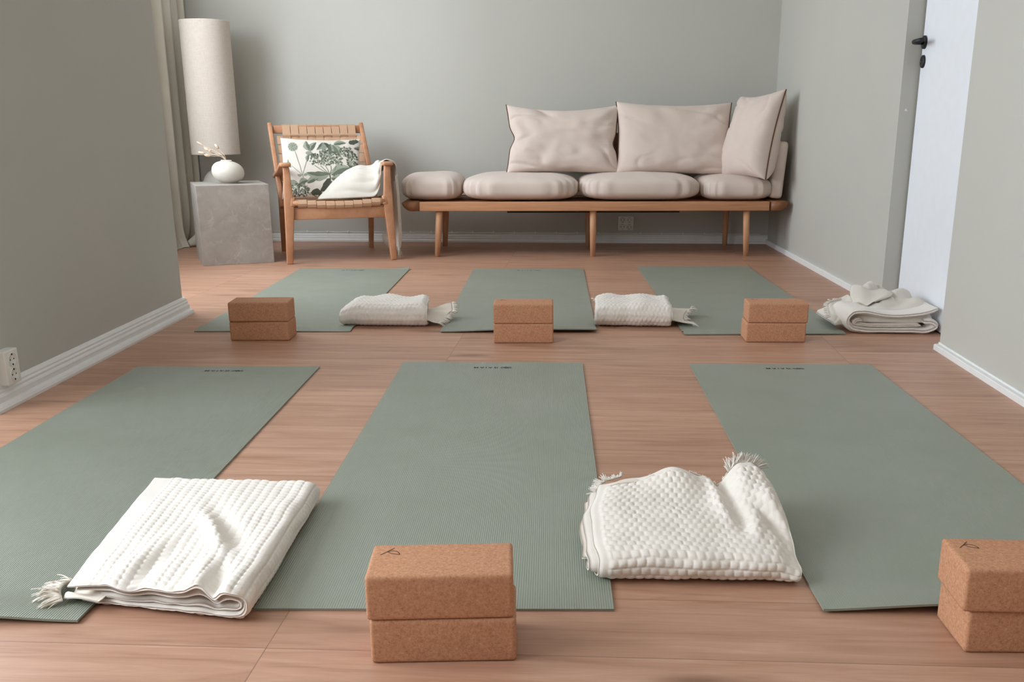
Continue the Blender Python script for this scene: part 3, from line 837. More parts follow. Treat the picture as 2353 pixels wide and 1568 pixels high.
def blanket_corner():
    loc = (1.14, 3.88, 0)
    t = blanket_root('blanket', loc, 'smooth cream blanket rolled on itself beside the white door, loose end peaked on top'); L = to_local(t)
    rz = R(1.5)
    def place(a, v, z):
        # a along the wall direction (left to right), v depth
        x = 0.972 + a * 0.98; y = 3.765 + v
        return x, y, z
    def warp(a, v, z):
        x, y, z = place(a, v, z)
        n1 = 0.008 * noise.noise(Vector((a * 9, v * 7, 3))) * min(1, z / 0.05)
        sag = 1 - 0.10 * math.exp(-((a - 0.20) / 0.10) ** 2)
        x += -0.09 * v if a < 0.12 else -0.09 * v * (1 - ss(0.12, 0.3, a))
        return L((x, y + 0.010 * noise.noise(Vector((a * 7, z * 18, 1))), 0.001 + (z + n1) * sag))
    p = [(0.30, 0.050), (0.335, 0.046), (0.350, 0.032), (0.325, 0.016), (0.25, 0.0145), (0.15, 0.0145), (0.06, 0.0145), (0.020, 0.024), (0.004, 0.050), (0.022, 0.078), (0.06, 0.084), (0.14, 0.080), (0.24, 0.080), (0.32, 0.090), (0.350, 0.100)]
    # reverse orientation so that the outward side faces out
    o1 = cloth(p[::-1], 0, 0.20, 0.026, warp, step=0.006)
    obj('rolled_layers', (o1[0], [f[::-1] for f in o1[1]]), M['cotton'], t)
    o2 = cloth([(0.06, 0.052), (0.035, 0.046), (0.030, 0.040), (0.06, 0.034), (0.15, 0.035), (0.29, 0.036)], 0.002, 0.19, 0.012, warp, step=0.006)
    obj('inner_roll', o2, M['cotton_plain'], t)
    # loose upper part: heaped cloth with peaks
    nu, nv = 110, 70
    V = []
    def hh(u, v):
        # u 0..1 left-right, v 0..1 front-back
        base = 0.088
        pk = 0.045 * math.exp(-((u - 0.40 - 0.05 * v) / 0.16) ** 2) * ss(0.10, 0.80, v)
        pk += 0.042 * math.exp(-((u - 0.62) / 0.20) ** 2) * ss(0.15, 0.9, v)
        pk += 0.030 * math.exp(-((u - 0.85) / 0.15) ** 2) * ss(0.0, 0.5, v)
        fold = 0.010 * math.sin((u * 1.4 - v * 0.8) * 13 + 1.0) * ss(0.1, 0.5, v) + 0.010 * noise.noise(Vector((u * 5, v * 5, 8)))
        crease = -0.030 * math.exp(-((u - 0.33 - 0.25 * (1 - v)) / 0.03) ** 2) * ss(0.2, 0.6, v) - 0.022 * math.exp(-((u - 0.55 - 0.3 * (1 - v)) / 0.025) ** 2) * ss(0.3, 0.7, v)
        e = min(1, u / 0.10, (1 - u) / 0.06, v / 0.10, (1 - v) / 0.08); e = math.sqrt(max(0, e))
        return 0.045 + (base - 0.045 + pk + fold + crease) * e
    for k in (0, 1):
        for i in range(nu):
            for j in range(nv):
                u, v = i / (nu - 1), j / (nv - 1)
                x = 0.938 + 0.372 * u - 0.02 * v * (1 - u); y = 3.800 + 0.255 * v
                z = hh(u, v) if k == 0 else 0.040
                if u < 0.3: z *= 1 - 0.35 * (1 - u / 0.3) * (1 - 0 * v)
                V.append(L((x, y, z)))
    n = nu * nv
    Fc = grid_faces(nu, nv, 0) + grid_faces(nu, nv, n, True)
    for j in range(nv - 1):
        Fc.append((j, n + j, n + j + 1, j + 1)); a = (nu - 1) * nv + j; Fc.append((a, a + 1, n + a + 1, n + a))
    for i in range(nu - 1):
        a, b = i * nv, (i + 1) * nv
        Fc.append((b, a, n + a, n + b)); a += nv - 1; b += nv - 1; Fc.append((a, b, n + b, n + a))
    obj('loose_heap', (V, Fc), M['cream'], t)
    # pointed lapel of cloth on the peak
    la, _ = smooth_path([(1.030, 3.91, 0.095), (1.022, 3.925, 0.118), (1.024, 3.95, 0.138), (1.034, 3.975, 0.158)], 14)
    lb, _ = smooth_path([(1.105, 3.875, 0.104), (1.15, 3.89, 0.116), (1.185, 3.92, 0.128), (1.165, 3.97, 0.142)], 14)
    Vv = []
    for i in range(14):
        for j in range(16):
            s = j / 15; p_ = la[i] * (1 - s) + lb[i] * s
            p_ = p_ + np.array([0, -0.030 * math.sin(math.pi * s), 0.006 * math.sin(s * 9)])
            Vv.append(p_)
    Vb = [p_ + np.array([0.0, 0.008, -0.003]) for p_ in Vv]
    n = len(Vv); Fq = grid_faces(14, 16, 0) + grid_faces(14, 16, n, True)
    for j in range(15): Fq.append((j, n + j, n + j + 1, j + 1)); a = 13 * 16 + j; Fq.append((a, a + 1, n + a + 1, n + a))
    for i in range(13):
        a, b = i * 16, (i + 1) * 16; Fq.append((b, a, n + a, n + b)); a += 15; b += 15; Fq.append((a, b, n + b, n + a))
    obj('upturned_corner', ([L(p_) for p_ in Vv + Vb], Fq), M['cream'], t)
    fr = fringe([(0.925, 3.83, 0.055), (0.93, 3.90, 0.075), (0.955, 3.98, 0.085), (1.01, 4.02, 0.09)], [(-1, 0, 0.1), (-0.8, 0.3, 0.5), (-0.3, 0.2, 1)], 110, 0.022, 0.0013, 0.3, 0.4)
    obj('fringe', ([L(p_) for p_ in fr[0]], fr[1]), M['cotton'], t)
blanket_corner()

# ------------------------------------------------------------------ pillows
def pillow_fn(w, h, T, pinch=0.07, seed=0.0, wr=0.006, sag=0.0, plump=0.42, dent=0.0):
    def P(s, t, side):
        x = w / 2 * s * (1 - pinch * (1 - t * t) * abs(s) ** 2.5)
        x += dent * (math.exp(-((t - 0.02) / 0.22) ** 2) * max(0, -s) ** 3 - 0.7 * math.exp(-((t + 0.15) / 0.2) ** 2) * max(0, s) ** 4)
        z = h / 2 * t * (1 - pinch * (1 - s * s) * abs(t) ** 2.5)
        if t > 0: z -= sag * (1 - s * s) * t ** 2
        b = max(0.0, (1 - abs(s) ** 3.2) * (1 - abs(t) ** 3.2)) ** plump
        # slump: fuller towards the bottom
        y = T / 2 * b * (1 - 0.18 * t)
        # creases running in from the corners and along the sides
        ed = (1 - b)
        c = noise.noise(Vector((s * 1.8 + seed, t * 1.8, seed * 1.7))) * wr
        rad = math.atan2(t, s)
        c += math.sin(rad * 9 + 3 * noise.noise(Vector((s * 2, t * 2, seed)))) * wr * 0.45 * min(1, (s * s + t * t)) * b
        c += noise.noise(Vector((s * 5, t * 5, seed + 5))) * wr * 0.35
        # sharp pinched folds
        m = noise.noise(Vector((s * 1.3 + t * 1.6 + seed, t * 1.2 - s * 0.9, seed + 9)))
        c -= wr * 0.9 * math.exp(-(m / 0.07) ** 2) * min(1, abs(s) ** 2 + abs(t) ** 2)
        return Vector((x, -side * (y + c * min(1, b * 1.6)), z))
    return P
def pillow_mesh(P, n=60):
    q = [math.sin(math.pi / 2 * v) for v in np.linspace(-1, 1, n)]
    V = [P(s, t, 1) for s in q for t in q] + [P(s, t, -1) for s in q for t in q]
    m = n * n
    Fc = grid_faces(n, n, 0) + grid_faces(n, n, m, True)
    bm = bmesh.new(); vs = [bm.verts.new(v) for v in V]
    for f in Fc: bm.faces.new([vs[i] for i in f])
    bmesh.ops.remove_doubles(bm, verts=bm.verts[:], dist=0.0004)
    bmesh.ops.recalc_face_normals(bm, faces=bm.faces[:])
    return bm
def pillow(name, P, mat, loc, rot, label, cat, group=None, pip=True, n=60):
    o = obj(name, pillow_mesh(P, n), mat); o.location = loc; o.rotation_euler = rot
    tag(o, label, cat, group)
    if pip:
        for s in (-1, 1):
            pts = [P(s, t, 1) * 1.0 + Vector((0.0015 * s, 0, 0)) for t in np.linspace(-1, 1, 40)]
            tag(obj('piping', tube(pts, 0.0040, 8), M['piping'], o), 'thin brown piping along the side seam')
    return o

# ------------------------------------------------------------------ daybed
DB = (-0.02, 5.955); DBR = R(3.9)
def db(x, y, z=0): c, s = math.cos(DBR), math.sin(DBR); return (DB[0] + c * x - s * y, DB[1] + s * x + c * y, z)
def daybed():
    t = thing('daybed', (DB[0], DB[1], 0), DBR, 'long low oak daybed with round legs against the back wall', 'daybed')
    zt, zb = 0.328, 0.274; x0, x1, dp = -1.145, 1.172, 0.60
    obj('front_rail', box(x0 + 0.105, x1 - 0.115, -0.02, 0.022, zb, zt, 0.004), M['oak'], t)
    obj('back_rail', box(x0 + 0.105, x1 - 0.115, dp - 0.04, dp, zb, zt, 0.004), M['oak'], t)
    # shaped end rails, rounded on the lower outer corner
    for s, xe in ((-1, x0), (1, x1)):
        prof = [(0, zt - 0.006), (0.004, zt), (0.105, zt), (0.105, zb), (0.045, zb), (0.022, zb + 0.012), (0.006, zb + 0.030)]
        V = []; n = len(prof)
        for y in (-0.02, dp):
            V += [(xe - s * a, y, z) for a, z in prof]
        Fc = [(i, (i + 1) % n, n + (i + 1) % n, n + i) for i in range(n)] + [tuple(range(n))[::-1], tuple(range(n, 2 * n))]
        bm = bmesh.new(); vs = [bm.verts.new(v) for v in V]
        for f in Fc: bm.faces.new([vs[i] for i in f])
        bmesh.ops.recalc_face_normals(bm, faces=bm.faces[:])
        bmesh.ops.bevel(bm, geom=bm.edges[:], offset=0.003, segments=2, affect='EDGES')
        tag(obj('end_rail', bm, M['oak_dark'], t), 'darker rounded end rail')
    for k in range(9):
        y = 0.035 + k * 0.058
        obj('slat', box(x0 + 0.10, x1 - 0.11, y, y + 0.04, zt - 0.022, zt - 0.006, 0.002), M['oak'], t)
    for x, y, dx, dy in ((-0.925, 0.020, -0.02, -0.018), (0.0, 0.020, 0, -0.012), (0.928, 0.020, 0.008, -0.012),
                         (-0.925, 0.50, -0.015, 0.02), (0.0, 0.50, 0.0, 0.02), (0.90, 0.50, 0.005, 0.02)):
        obj('leg', tube([(x, y, zb + 0.004), (x + dx * 0.4, y + dy * 0.4, 0.17), (x + dx, y + dy, 0.0)], [0.0215, 0.0195, 0.0155], 20), M['oak_v'], t)
    tag(obj('centre_support', box(-0.52, 0.53, 0.07, 0.40, 0.2555, zb + 0.002, 0.003), M['dark'], t, smooth=False), 'dark metal support under the frame')
    obj('cross_bar', box(-0.03, 0.03, 0.022, dp - 0.04, zb, zt - 0.024, 0.003), M['oak'], t)
    # leather slung back behind the pillows, and its posts
    for x in (-0.40, 0.14, 0.84):
        obj('back_post', box(x - 0.018, x + 0.018, dp - 0.048, dp - 0.012, zt - 0.01, 0.72, 0.008), M['darkwood'], t)
    tag(obj('back_panel', box(-0.42, 0.86, dp - 0.072, dp - 0.050, 0.50, 0.72, 0.006), M['darkwood'], t), 'brown back panel behind the pillows')
    return t
daybed()

def seat_cushion(x0, x1, y0, y1, z0, h, label, seed):
    """puffy cushion with gathered corners, local origin at its base centre"""
    w, d = x1 - x0, y1 - y0; n, m = 110, 40
    V = []
    for j in range(m):
        ph = math.pi * (j / (m - 1) - 0.5)                 # -90..90
        cz = math.sin(ph); cr = max(0.0, math.cos(ph))
        zz = math.copysign(abs(cz) ** 0.66, cz)
        rr = cr ** 0.46
        for i in range(n):
            a = 2 * math.pi * i / n
            ca, sa = math.cos(a), math.sin(a); e = 2 / 4.6
            px = math.copysign(abs(ca) ** e, ca); py_ = math.copysign(abs(sa) ** e, sa)
            x = px * w / 2 * rr; y = py_ * d / 2 * rr
            corner = (abs(px) * abs(py_)) ** 3
            gath = 0.016 * corner * (math.sin(a * 46 + seed) ** 3) * cr ** 1.5
            puck = 0.0035 * math.sin(a * 23 + seed * 2) * cr ** 3 + 0.008 * noise.noise(Vector((ca * 3, sa * 3, seed)))
            k = 1 + (gath + puck) / 0.3
            wob = 0.006 * noise.noise(Vector((x * 6 + seed, y * 6, zz * 2)))
            z = h / 2 + h / 2 * zz
            if zz > 0: z += 0.012 * (1 - (x / (w / 2)) ** 2) * (1 - (y / (d / 2)) ** 2) * zz + wob
            else: z = max(0, h / 2 + h / 2 * zz * 1.0)
            if zz < -0.75: z = max(0.0, z)
            V.append((x * k, y * k, z))
    Fc = []
    for j in range(m - 1):
        for i in range(n):
            i2 = (i + 1) % n; Fc.append((j * n + i, j * n + i2, (j + 1) * n + i2, (j + 1) * n + i))
    bm = bmesh.new(); vs = [bm.verts.new(v) for v in V]
    for f in Fc: bm.faces.new([vs[i] for i in f])
    bmesh.ops.remove_doubles(bm, verts=bm.verts[:], dist=0.0003)
    bmesh.ops.recalc_face_normals(bm, faces=bm.faces[:])
    o = obj('seat_cushion', bm, M['sofa'])
    o.location = db((x0 + x1) / 2, (y0 + y1) / 2, z0); o.rotation_euler = (0, 0, DBR)
    tag(o, label, 'cushion', 'beige seat cushions lined up on the daybed')
    return o
ZC = 0.3285
seat_cushion(-1.165, -0.790, 0.03, 0.56, ZC, 0.150, 'small puffy beige seat cushion at the bare left end of the daybed', 0.4)
seat_cushion(-0.790, -0.083, -0.02, 0.56, ZC, 0.148, 'wide beige seat cushion below the left back pillow, second from the left', 2.1)
seat_cushion(-0.083, 0.655, -0.02, 0.56, ZC, 0.152, 'wide beige seat cushion below the middle back pillow, third from the left', 3.3)
seat_cushion(0.655, 1.085, -0.02, 0.56, ZC, 0.140, 'short beige seat cushion under the upright corner pillow', 5.0)

BPG = 'beige back pillows with brown piping'
P1 = pillow_fn(0.700, 0.425, 0.17, 0.065, 1.3, 0.016, 0.026, dent=0.028)
pillow('back_pillow', P1, M['sofa'], (-0.215, 6.262, 0.683), (R(-14), 0, DBR), 'wrinkled beige back pillow with brown piping, left of the two wide ones', 'pillow', BPG)
P2 = pillow_fn(0.715, 0.445, 0.18, 0.05, 4.6, 0.011, 0.014)
pillow('back_pillow', P2, M['sofa'], (0.470, 6.300, 0.688), (R(-14), R(0.5), DBR), 'smooth wide beige back pillow with brown piping, middle of the three pillows', 'pillow', BPG)
P3 = pillow_fn(0.43, 0.530, 0.22, 0.10, 7.7, 0.010, 0.0)
PC = pillow('back_pillow', P3, M['sofa'], (0.940, 6.170, 0.700), (R(-15), R(-4), R(-62)), 'beige pillow standing on edge in the right corner, turned sideways', 'pillow', BPG)

def bolster():
    bm = bmesh.new()
    bmesh.ops.create_cube(bm, size=1, matrix=Matrix.Diagonal((0.075, 0.40, 0.335, 1)))
    bmesh.ops.bevel(bm, geom=bm.edges[:], offset=0.028, segments=6, affect='EDGES', profile=0.6)
    o = obj('arm_cushion', bm, M['sofa'])
    o.location = db(1.118, 0.235, 0.5085); o.rotation_euler = (0, R(4), DBR)
    tag(o, 'slim upright beige arm cushion at the right end, beside the wall', 'cushion')
bolster()

# ------------------------------------------------------------------ armchair
CH = (-1.484, 5.655); CR = R(21.5)
def cw(p):
    c, s = math.cos(CR), math.sin(CR); return Vector((CH[0] + c * p[0] - s * p[1], CH[1] + s * p[0] + c * p[1], p[2] if len(p) > 2 else 0))
def armchair():
    t = thing('armchair', (CH[0], CH[1], 0), CR, 'wooden lounge armchair with woven tan leather seat and back, by the stone table', 'armchair')
    for s in (-1, 1):
        x = 0.292 * s
        # front leg: narrow at the top, widest at the seat, tapered and splayed foot
        obj('leg', loft([((x * 1.03, -0.012, 0.0), 0.036, 0.034), ((x * 0.995, -0.006, 0.17), 0.045, 0.037), ((x * 0.968, 0, 0.30), 0.054, 0.040),
                          ((x * 0.966, 0, 0.36), 0.053, 0.040), ((x * 0.968, 0, 0.45), 0.042, 0.036), ((x * 0.975, 0, 0.547), 0.034, 0.034)]), M['chairwood'], t)
        xb = 0.275 * s - 0.015
        obj('leg', loft([((xb, 0.600, 0.0), 0.028, 0.034), ((xb, 0.535, 0.24), 0.032, 0.046), ((xb, 0.522, 0.32), 0.032, 0.048), ((xb, 0.545, 0.462), 0.028, 0.034)], bev=0.005), M['chairwood'], t)
        # arm rest sloping down to the back, with a flat rounded pad at the front
        obj('armrest', loft([((x * 0.985, -0.038, 0.557), 0.058, 0.022), ((x * 0.987, 0.0, 0.557), 0.064, 0.024), ((x * 0.99, 0.10, 0.548), 0.060, 0.023), ((x * 0.995, 0.30, 0.515), 0.052, 0.024), ((x * 1.0 - 0.012, 0.590, 0.464), 0.046, 0.024)], bev=0.008), M['chairwood'], t)
        # side rail of the seat
        obj('seat_rail', beam((0.262 * s, -0.022, 0.352), (0.262 * s, 0.52, 0.292), (0.030, 0.055), (0.030, 0.055), 0.008), M['chairwood'], t)
        obj('back_rail', beam((0.285 * s - 0.006, 0.42, 0.285), ((0.290 if s < 0 else 0.268) * s - 0.028, 0.660, 0.778), (0.030, 0.042), (0.026, 0.034), 0.006), M['chairwood'], t)
    obj('front_apron', beam((-0.275, 0.006, 0.281), (0.275, 0.006, 0.281), (0.064, 0.022), (0.064, 0.022), 0.004, side=(0, 0, 1)), M['chairwood'], t)
    # bowed front bar of the seat and top bar of the back
    bar = [(-0.262 + 0.524 * i / 12, -0.006, 0.346 - 0.018 * math.sin(math.pi * i / 12)) for i in range(13)]
    obj('front_bar', tube(bar, 0.0185, 14), M['chairwood'], t)
    obj('rear_bar', beam((-0.27, 0.50, 0.30), (0.25, 0.50, 0.30), (0.05, 0.022), (0.05, 0.022), 0.004, side=(0, 0, 1)), M['chairwood'], t)
    top = [(-0.305 + 0.565 * i / 12, 0.652 + 0.012 * math.sin(math.pi * i / 12), 0.746 - 0.010 * math.sin(math.pi * i / 12)) for i in range(13)]
    def strip(pts, w, along, th=0.0022):
        """flat strap: centre points, width direction, per-point"""
        al = Vector(along); V = []
        pts = [Vector(p) for p in pts]; n = len(pts)
        for i, p in enumerate(pts):
            d = (pts[min(i + 1, n - 1)] - pts[max(i - 1, 0)]).normalized(); nn = d.cross(al).normalized()
            for a, b in ((-1, -1), (1, -1), (1, 1), (-1, 1)): V.append(tuple(p + al * (w / 2 * a) + nn * (th / 2 * b)))
        Fc = []
        for i in range(n - 1):
            for k in range(4): Fc.append((i * 4 + k, i * 4 + (k + 1) % 4, i * 4 + 4 + (k + 1) % 4, i * 4 + 4 + k))
        Fc += [(3, 2, 1, 0), tuple((n - 1) * 4 + k for k in range(4))]
        return V, Fc
    obj('top_bar', beam((-0.300, 0.652, 0.742), (0.236, 0.652, 0.742), (0.048, 0.022), (0.048, 0.022), 0.005, side=(0, 0, 1)), M['chairwood'], t)
    # backrest webbing
    bx0, bx1 = -0.262, 0.218; nvp = 9; pw = (bx1 - bx0 - 0.03) / nvp; parts = []
    y_at = lambda z: 0.42 + (z - 0.285) / 0.49 * 0.235
    hz = [0.355 + k * 0.054 for k in range(7)]
    for i in range(nvp):
        xc = bx0 + 0.015 + pw * (i + 0.5)
        pts = []
        for k in range(57):
            z = 0.32 + (0.765 - 0.32) * k / 56
            ph = (z - hz[0]) / 0.054
            off = 0.0026 * math.cos(math.pi * ph) * (1 if i % 2 else -1) * (1 if z < 0.71 else 0)
            wrap = 0.0145 if z > 0.712 else 0.0145 * ss(0.69, 0.712, z)
            bow = 0.022 * math.sin(math.pi * (xc - bx0) / (bx1 - bx0)) * (1 - ss(0.55, 0.75, z) * 0.7)
            pts.append((xc, y_at(z) + 0.004 - wrap + off + bow, z))
        pts.append((xc, pts[-1][1] + 0.02, 0.7705)); pts.append((xc, pts[-1][1] + 0.012, 0.762)); pts.append((xc, pts[-1][1] + 0.001, 0.73))
        parts.append(strip(pts, pw - 0.0035, (1, 0, 0)))
    for k, z in enumerate(hz):
        pts = []
        for i in range(64):
            x = bx0 - 0.020 + (bx1 - bx0 + 0.044) * i / 63
            ph = (x - bx0 - 0.015) / pw - 0.5
            off = -0.0026 * math.cos(math.pi * ph) * (1 if k % 2 == 0 else -1) * -1
            bow = 0.022 * math.sin(math.pi * max(0, min(1, (x - bx0) / (bx1 - bx0)))) * (1 - ss(0.55, 0.75, z) * 0.7)
            pts.append((x, y_at(z) + 0.004 + off + bow, z))
        parts.append(strip(pts, 0.0528, Vector((0, 0.43, 0.90)).normalized()))
    tag(obj('back_webbing', join(*parts), M['strap'], t, smooth=False), 'tan leather straps woven over the backrest')
    # seat webbing
    parts = []; sx0, sx1 = -0.245, 0.245; n2 = 9; pw2 = (sx1 - sx0 - 0.02) / n2
    for i in range(n2):
        xc = sx0 + 0.01 + pw2 * (i + 0.5); dip = math.sin(math.pi * (xc + 0.262) / 0.524)
        zf = 0.346 - 0.018 * dip
        pts = [(xc, 0.010, zf - 0.030), (xc, -0.006, zf - 0.0215), (xc, -0.020, zf - 0.014), (xc, -0.0275, zf), (xc, -0.021, zf + 0.014), (xc, -0.006, zf + 0.0210), (xc, 0.014, zf + 0.018)]
        for k in range(1, 30):
            y = 0.014 + (0.49 - 0.014) * k / 29
            pts.append((xc, y, zf + 0.018 - (zf + 0.018 - 0.318) * k / 29 - 0.018 * dip * math.sin(math.pi * k / 29) + 0.0024 * math.cos(math.pi * (y - 0.03) / 0.052) * (1 if i % 2 else -1)))
        parts.append(strip(pts, pw2 - 0.0035, (1, 0, 0)))
    for k in range(8):
        y = 0.056 + k * 0.052; f = (y - 0.014) / 0.476; pts = []
        for i in range(50):
            x = sx0 + (sx1 - sx0) * i / 49; dip = math.sin(math.pi * (x + 0.262) / 0.524)
            zf = 0.346 - 0.018 * dip
            pts.append((x, y, zf + 0.018 - (zf + 0.018 - 0.318) * f - 0.018 * dip * math.sin(math.pi * f) - 0.0024 * math.cos(math.pi * ((x - sx0 - 0.01) / pw2 - 0.5)) * (1 if k % 2 else -1)))
        parts.append(strip(pts, 0.048, (0, 1, 0)))
    tag(obj('seat_webbing', join(*parts), M['strap'], t, smooth=False), 'tan leather straps woven over the seat')
armchair()

# ------------------------------------------------------------------ floral pillow on the chair
def floral_pillow():
    W_, H_ = 0.47, 0.375
    P = pillow_fn(W_, H_, 0.115, 0.05, 2.2, 0.004, 0.004)
    c = cw((-0.055, 0.315, 0.515))
    rot = (R(-20), R(1.0), CR - R(8))
    o = pillow('patterned_pillow', P, M['floral'], tuple(c), rot, 'ivory pillow printed with dark green leaves and flowers, on the armchair', 'pillow', None, pip=False)
    V, Fc, MI = [], [], []
    def on(px, py):                      # pattern coordinates 0..1, y up
        s, t_ = px * 2 - 1, (py * 1.03 - 0.065) * 2 - 1
        p = P(max(-1, min(1, s)), max(-1, min(1, t_)), 1); p.y -= 0.0009; return tuple(p)
    rn = random.Random(3)
    def leaf(x, y, L_, w, ang, mi):
        a = math.radians(ang); n = 9; base = len(V); asp = H_ / W_
        for k in range(n):
            f = k / (n - 1); ww = w * math.sin(math.pi * f ** 0.8) ** 0.9 * (1 + 0.08 * math.sin(k * 2.1)); bend = 0.12 * L_ * math.sin(math.pi * f)
            for q in (-1, -0.5, 0, 0.5, 1):
                lx, ly = L_ * f, ww * q + bend
                V.append(on(x + (lx * math.cos(a) - ly * math.sin(a)) * asp, y + (lx * math.sin(a) + ly * math.cos(a))))
        for k in range(n - 1):
            for q in range(4):
                i = base + k * 5 + q
                Fc.append((i, i + 5, i + 6, i + 1)); MI.append(mi if q < 2 or mi == 2 else (1 if mi == 0 else mi))
    def stem(pts, w=0.006, mi=0):
        base = len(V); n = len(pts)
        for i, (x, y) in enumerate(pts):
            a, b = pts[max(0, i - 1)], pts[min(n - 1, i + 1)]; d = Vector((b[0] - a[0], b[1] - a[1])).normalized()
            V.append(on(x - d.y * w, y + d.x * w)); V.append(on(x + d.y * w, y - d.x * w))
        for i in range(n - 1): Fc.append((base + 2 * i, base + 2 * i + 2, base + 2 * i + 3, base + 2 * i + 1)); MI.append(mi)
    def blob(x, y, r, mi, k=6, sx=1.0):
        base = len(V); ph = rn.random() * 3
        for i in range(k): a = ph + 2 * math.pi * i / k; V.append(on(x + r * sx * math.cos(a) * 0.8 * rn.uniform(0.7, 1.2), y + r * math.sin(a) * rn.uniform(0.7, 1.2)))
        Fc.append(tuple(base + i for i in range(k))); MI.append(mi)
    def head(cx, cy, rx, ry, n, dome=False):
        for _ in range(n):
            a = rn.random() * 2 * math.pi; r = math.sqrt(rn.random()); x, y = cx + rx * r * math.cos(a), cy + ry * r * math.sin(a)
            if dome and y < cy - 0.3 * ry: continue
            blob(x, y, rn.uniform(0.008, 0.02), rn.choice([0, 1, 1, 2, 0, 2]))
    # big umbel in the middle with its stalk and four leaves
    head(0.57, 0.63, 0.205, 0.185, 330, True)
    for a in (-0.16, -0.09, -0.03, 0.04, 0.11): stem([(0.60, 0.42), (0.60 + a * 0.6, 0.49), (0.58 + a, 0.56)], 0.004)
    stem([(0.60, 0.44), (0.61, 0.36), (0.60, 0.24)], 0.008)
    leaf(0.60, 0.42, 0.36, 0.075, 176, 0); leaf(0.62, 0.41, 0.34, 0.075, 22, 0)
    leaf(0.62, 0.36, 0.22, 0.06, -12, 0); leaf(0.60, 0.36, 0.27, 0.06, 234, 2); leaf(0.62, 0.32, 0.30, 0.07, 268, 0); leaf(0.66, 0.30, 0.20, 0.05, 300, 2)
    # daisy top left
    for a in range(0, 360, 18): leaf(0.15, 0.87, 0.085, 0.018, a, 1 if a % 36 else 0)
    blob(0.15, 0.87, 0.022, 2, 9)
    stem([(0.18, 0.79), (0.21, 0.66), (0.24, 0.54), (0.27, 0.40), (0.29, 0.30)], 0.005, 1)
    stem([(0.27, 0.40), (0.22, 0.46), (0.13, 0.56)], 0.004, 1); stem([(0.27, 0.42), (0.31, 0.58), (0.33, 0.66)], 0.004, 1)
    leaf(0.12, 0.53, 0.15, 0.025, 110, 1); leaf(0.33, 0.62, 0.13, 0.028, 75, 0); leaf(0.28, 0.40, 0.08, 0.02, 10, 1); leaf(0.26, 0.40, 0.08, 0.02, 165, 1)
    leaf(0.31, 0.77, 0.14, 0.04, -25, 1); leaf(0.37, 0.74, 0.13, 0.035, -35, 2)
    # leaves along the top
    leaf(0.36, 0.80, 0.20, 0.05, 105, 0); leaf(0.37, 0.80, 0.19, 0.05, 60, 0); leaf(0.53, 0.96, 0.18, 0.04, 235, 0); leaf(0.53, 0.96, 0.20, 0.04, 265, 1); leaf(0.54, 0.96, 0.20, 0.03, 300, 2)
    leaf(0.62, 0.94, 0.27, 0.06, 265, 0); leaf(0.64, 0.92, 0.26, 0.06, 300, 0); leaf(0.66, 0.93, 0.20, 0.05, 5, 0); leaf(0.85, 0.95, 0.17, 0.06, 10, 2)
    # hydrangea spray on the right
    head(0.83, 0.80, 0.09, 0.09, 70); head(0.90, 0.66, 0.075, 0.13, 90); head(0.91, 0.48, 0.05, 0.10, 45); head(0.89, 0.36, 0.03, 0.06, 16)
    leaf(0.92, 0.86, 0.14, 0.03, -10, 0)
    # lower left hydrangea
    head(0.22, 0.14, 0.14, 0.14, 150)
    leaf(0.20, 0.28, 0.16, 0.05, 160, 1); leaf(0.22, 0.27, 0.16, 0.05, 20, 0); leaf(0.32, 0.28, 0.20, 0.045, 22, 0); leaf(0.36, 0.13, 0.20, 0.06, -12, 2); leaf(0.37, 0.04, 0.16, 0.04, -15, 0)
    leaf(0.05, 0.50, 0.12, 0.03, 280, 0); leaf(0.05, 0.30, 0.10, 0.03, 250, 0)
    pr = obj('printed_pattern', (V, Fc, MI), None, o, smooth=False, mats=[M['leaf1'], M['leaf2'], M['leaf3']])
    tag(pr, 'grey green botanical print')
floral_pillow()

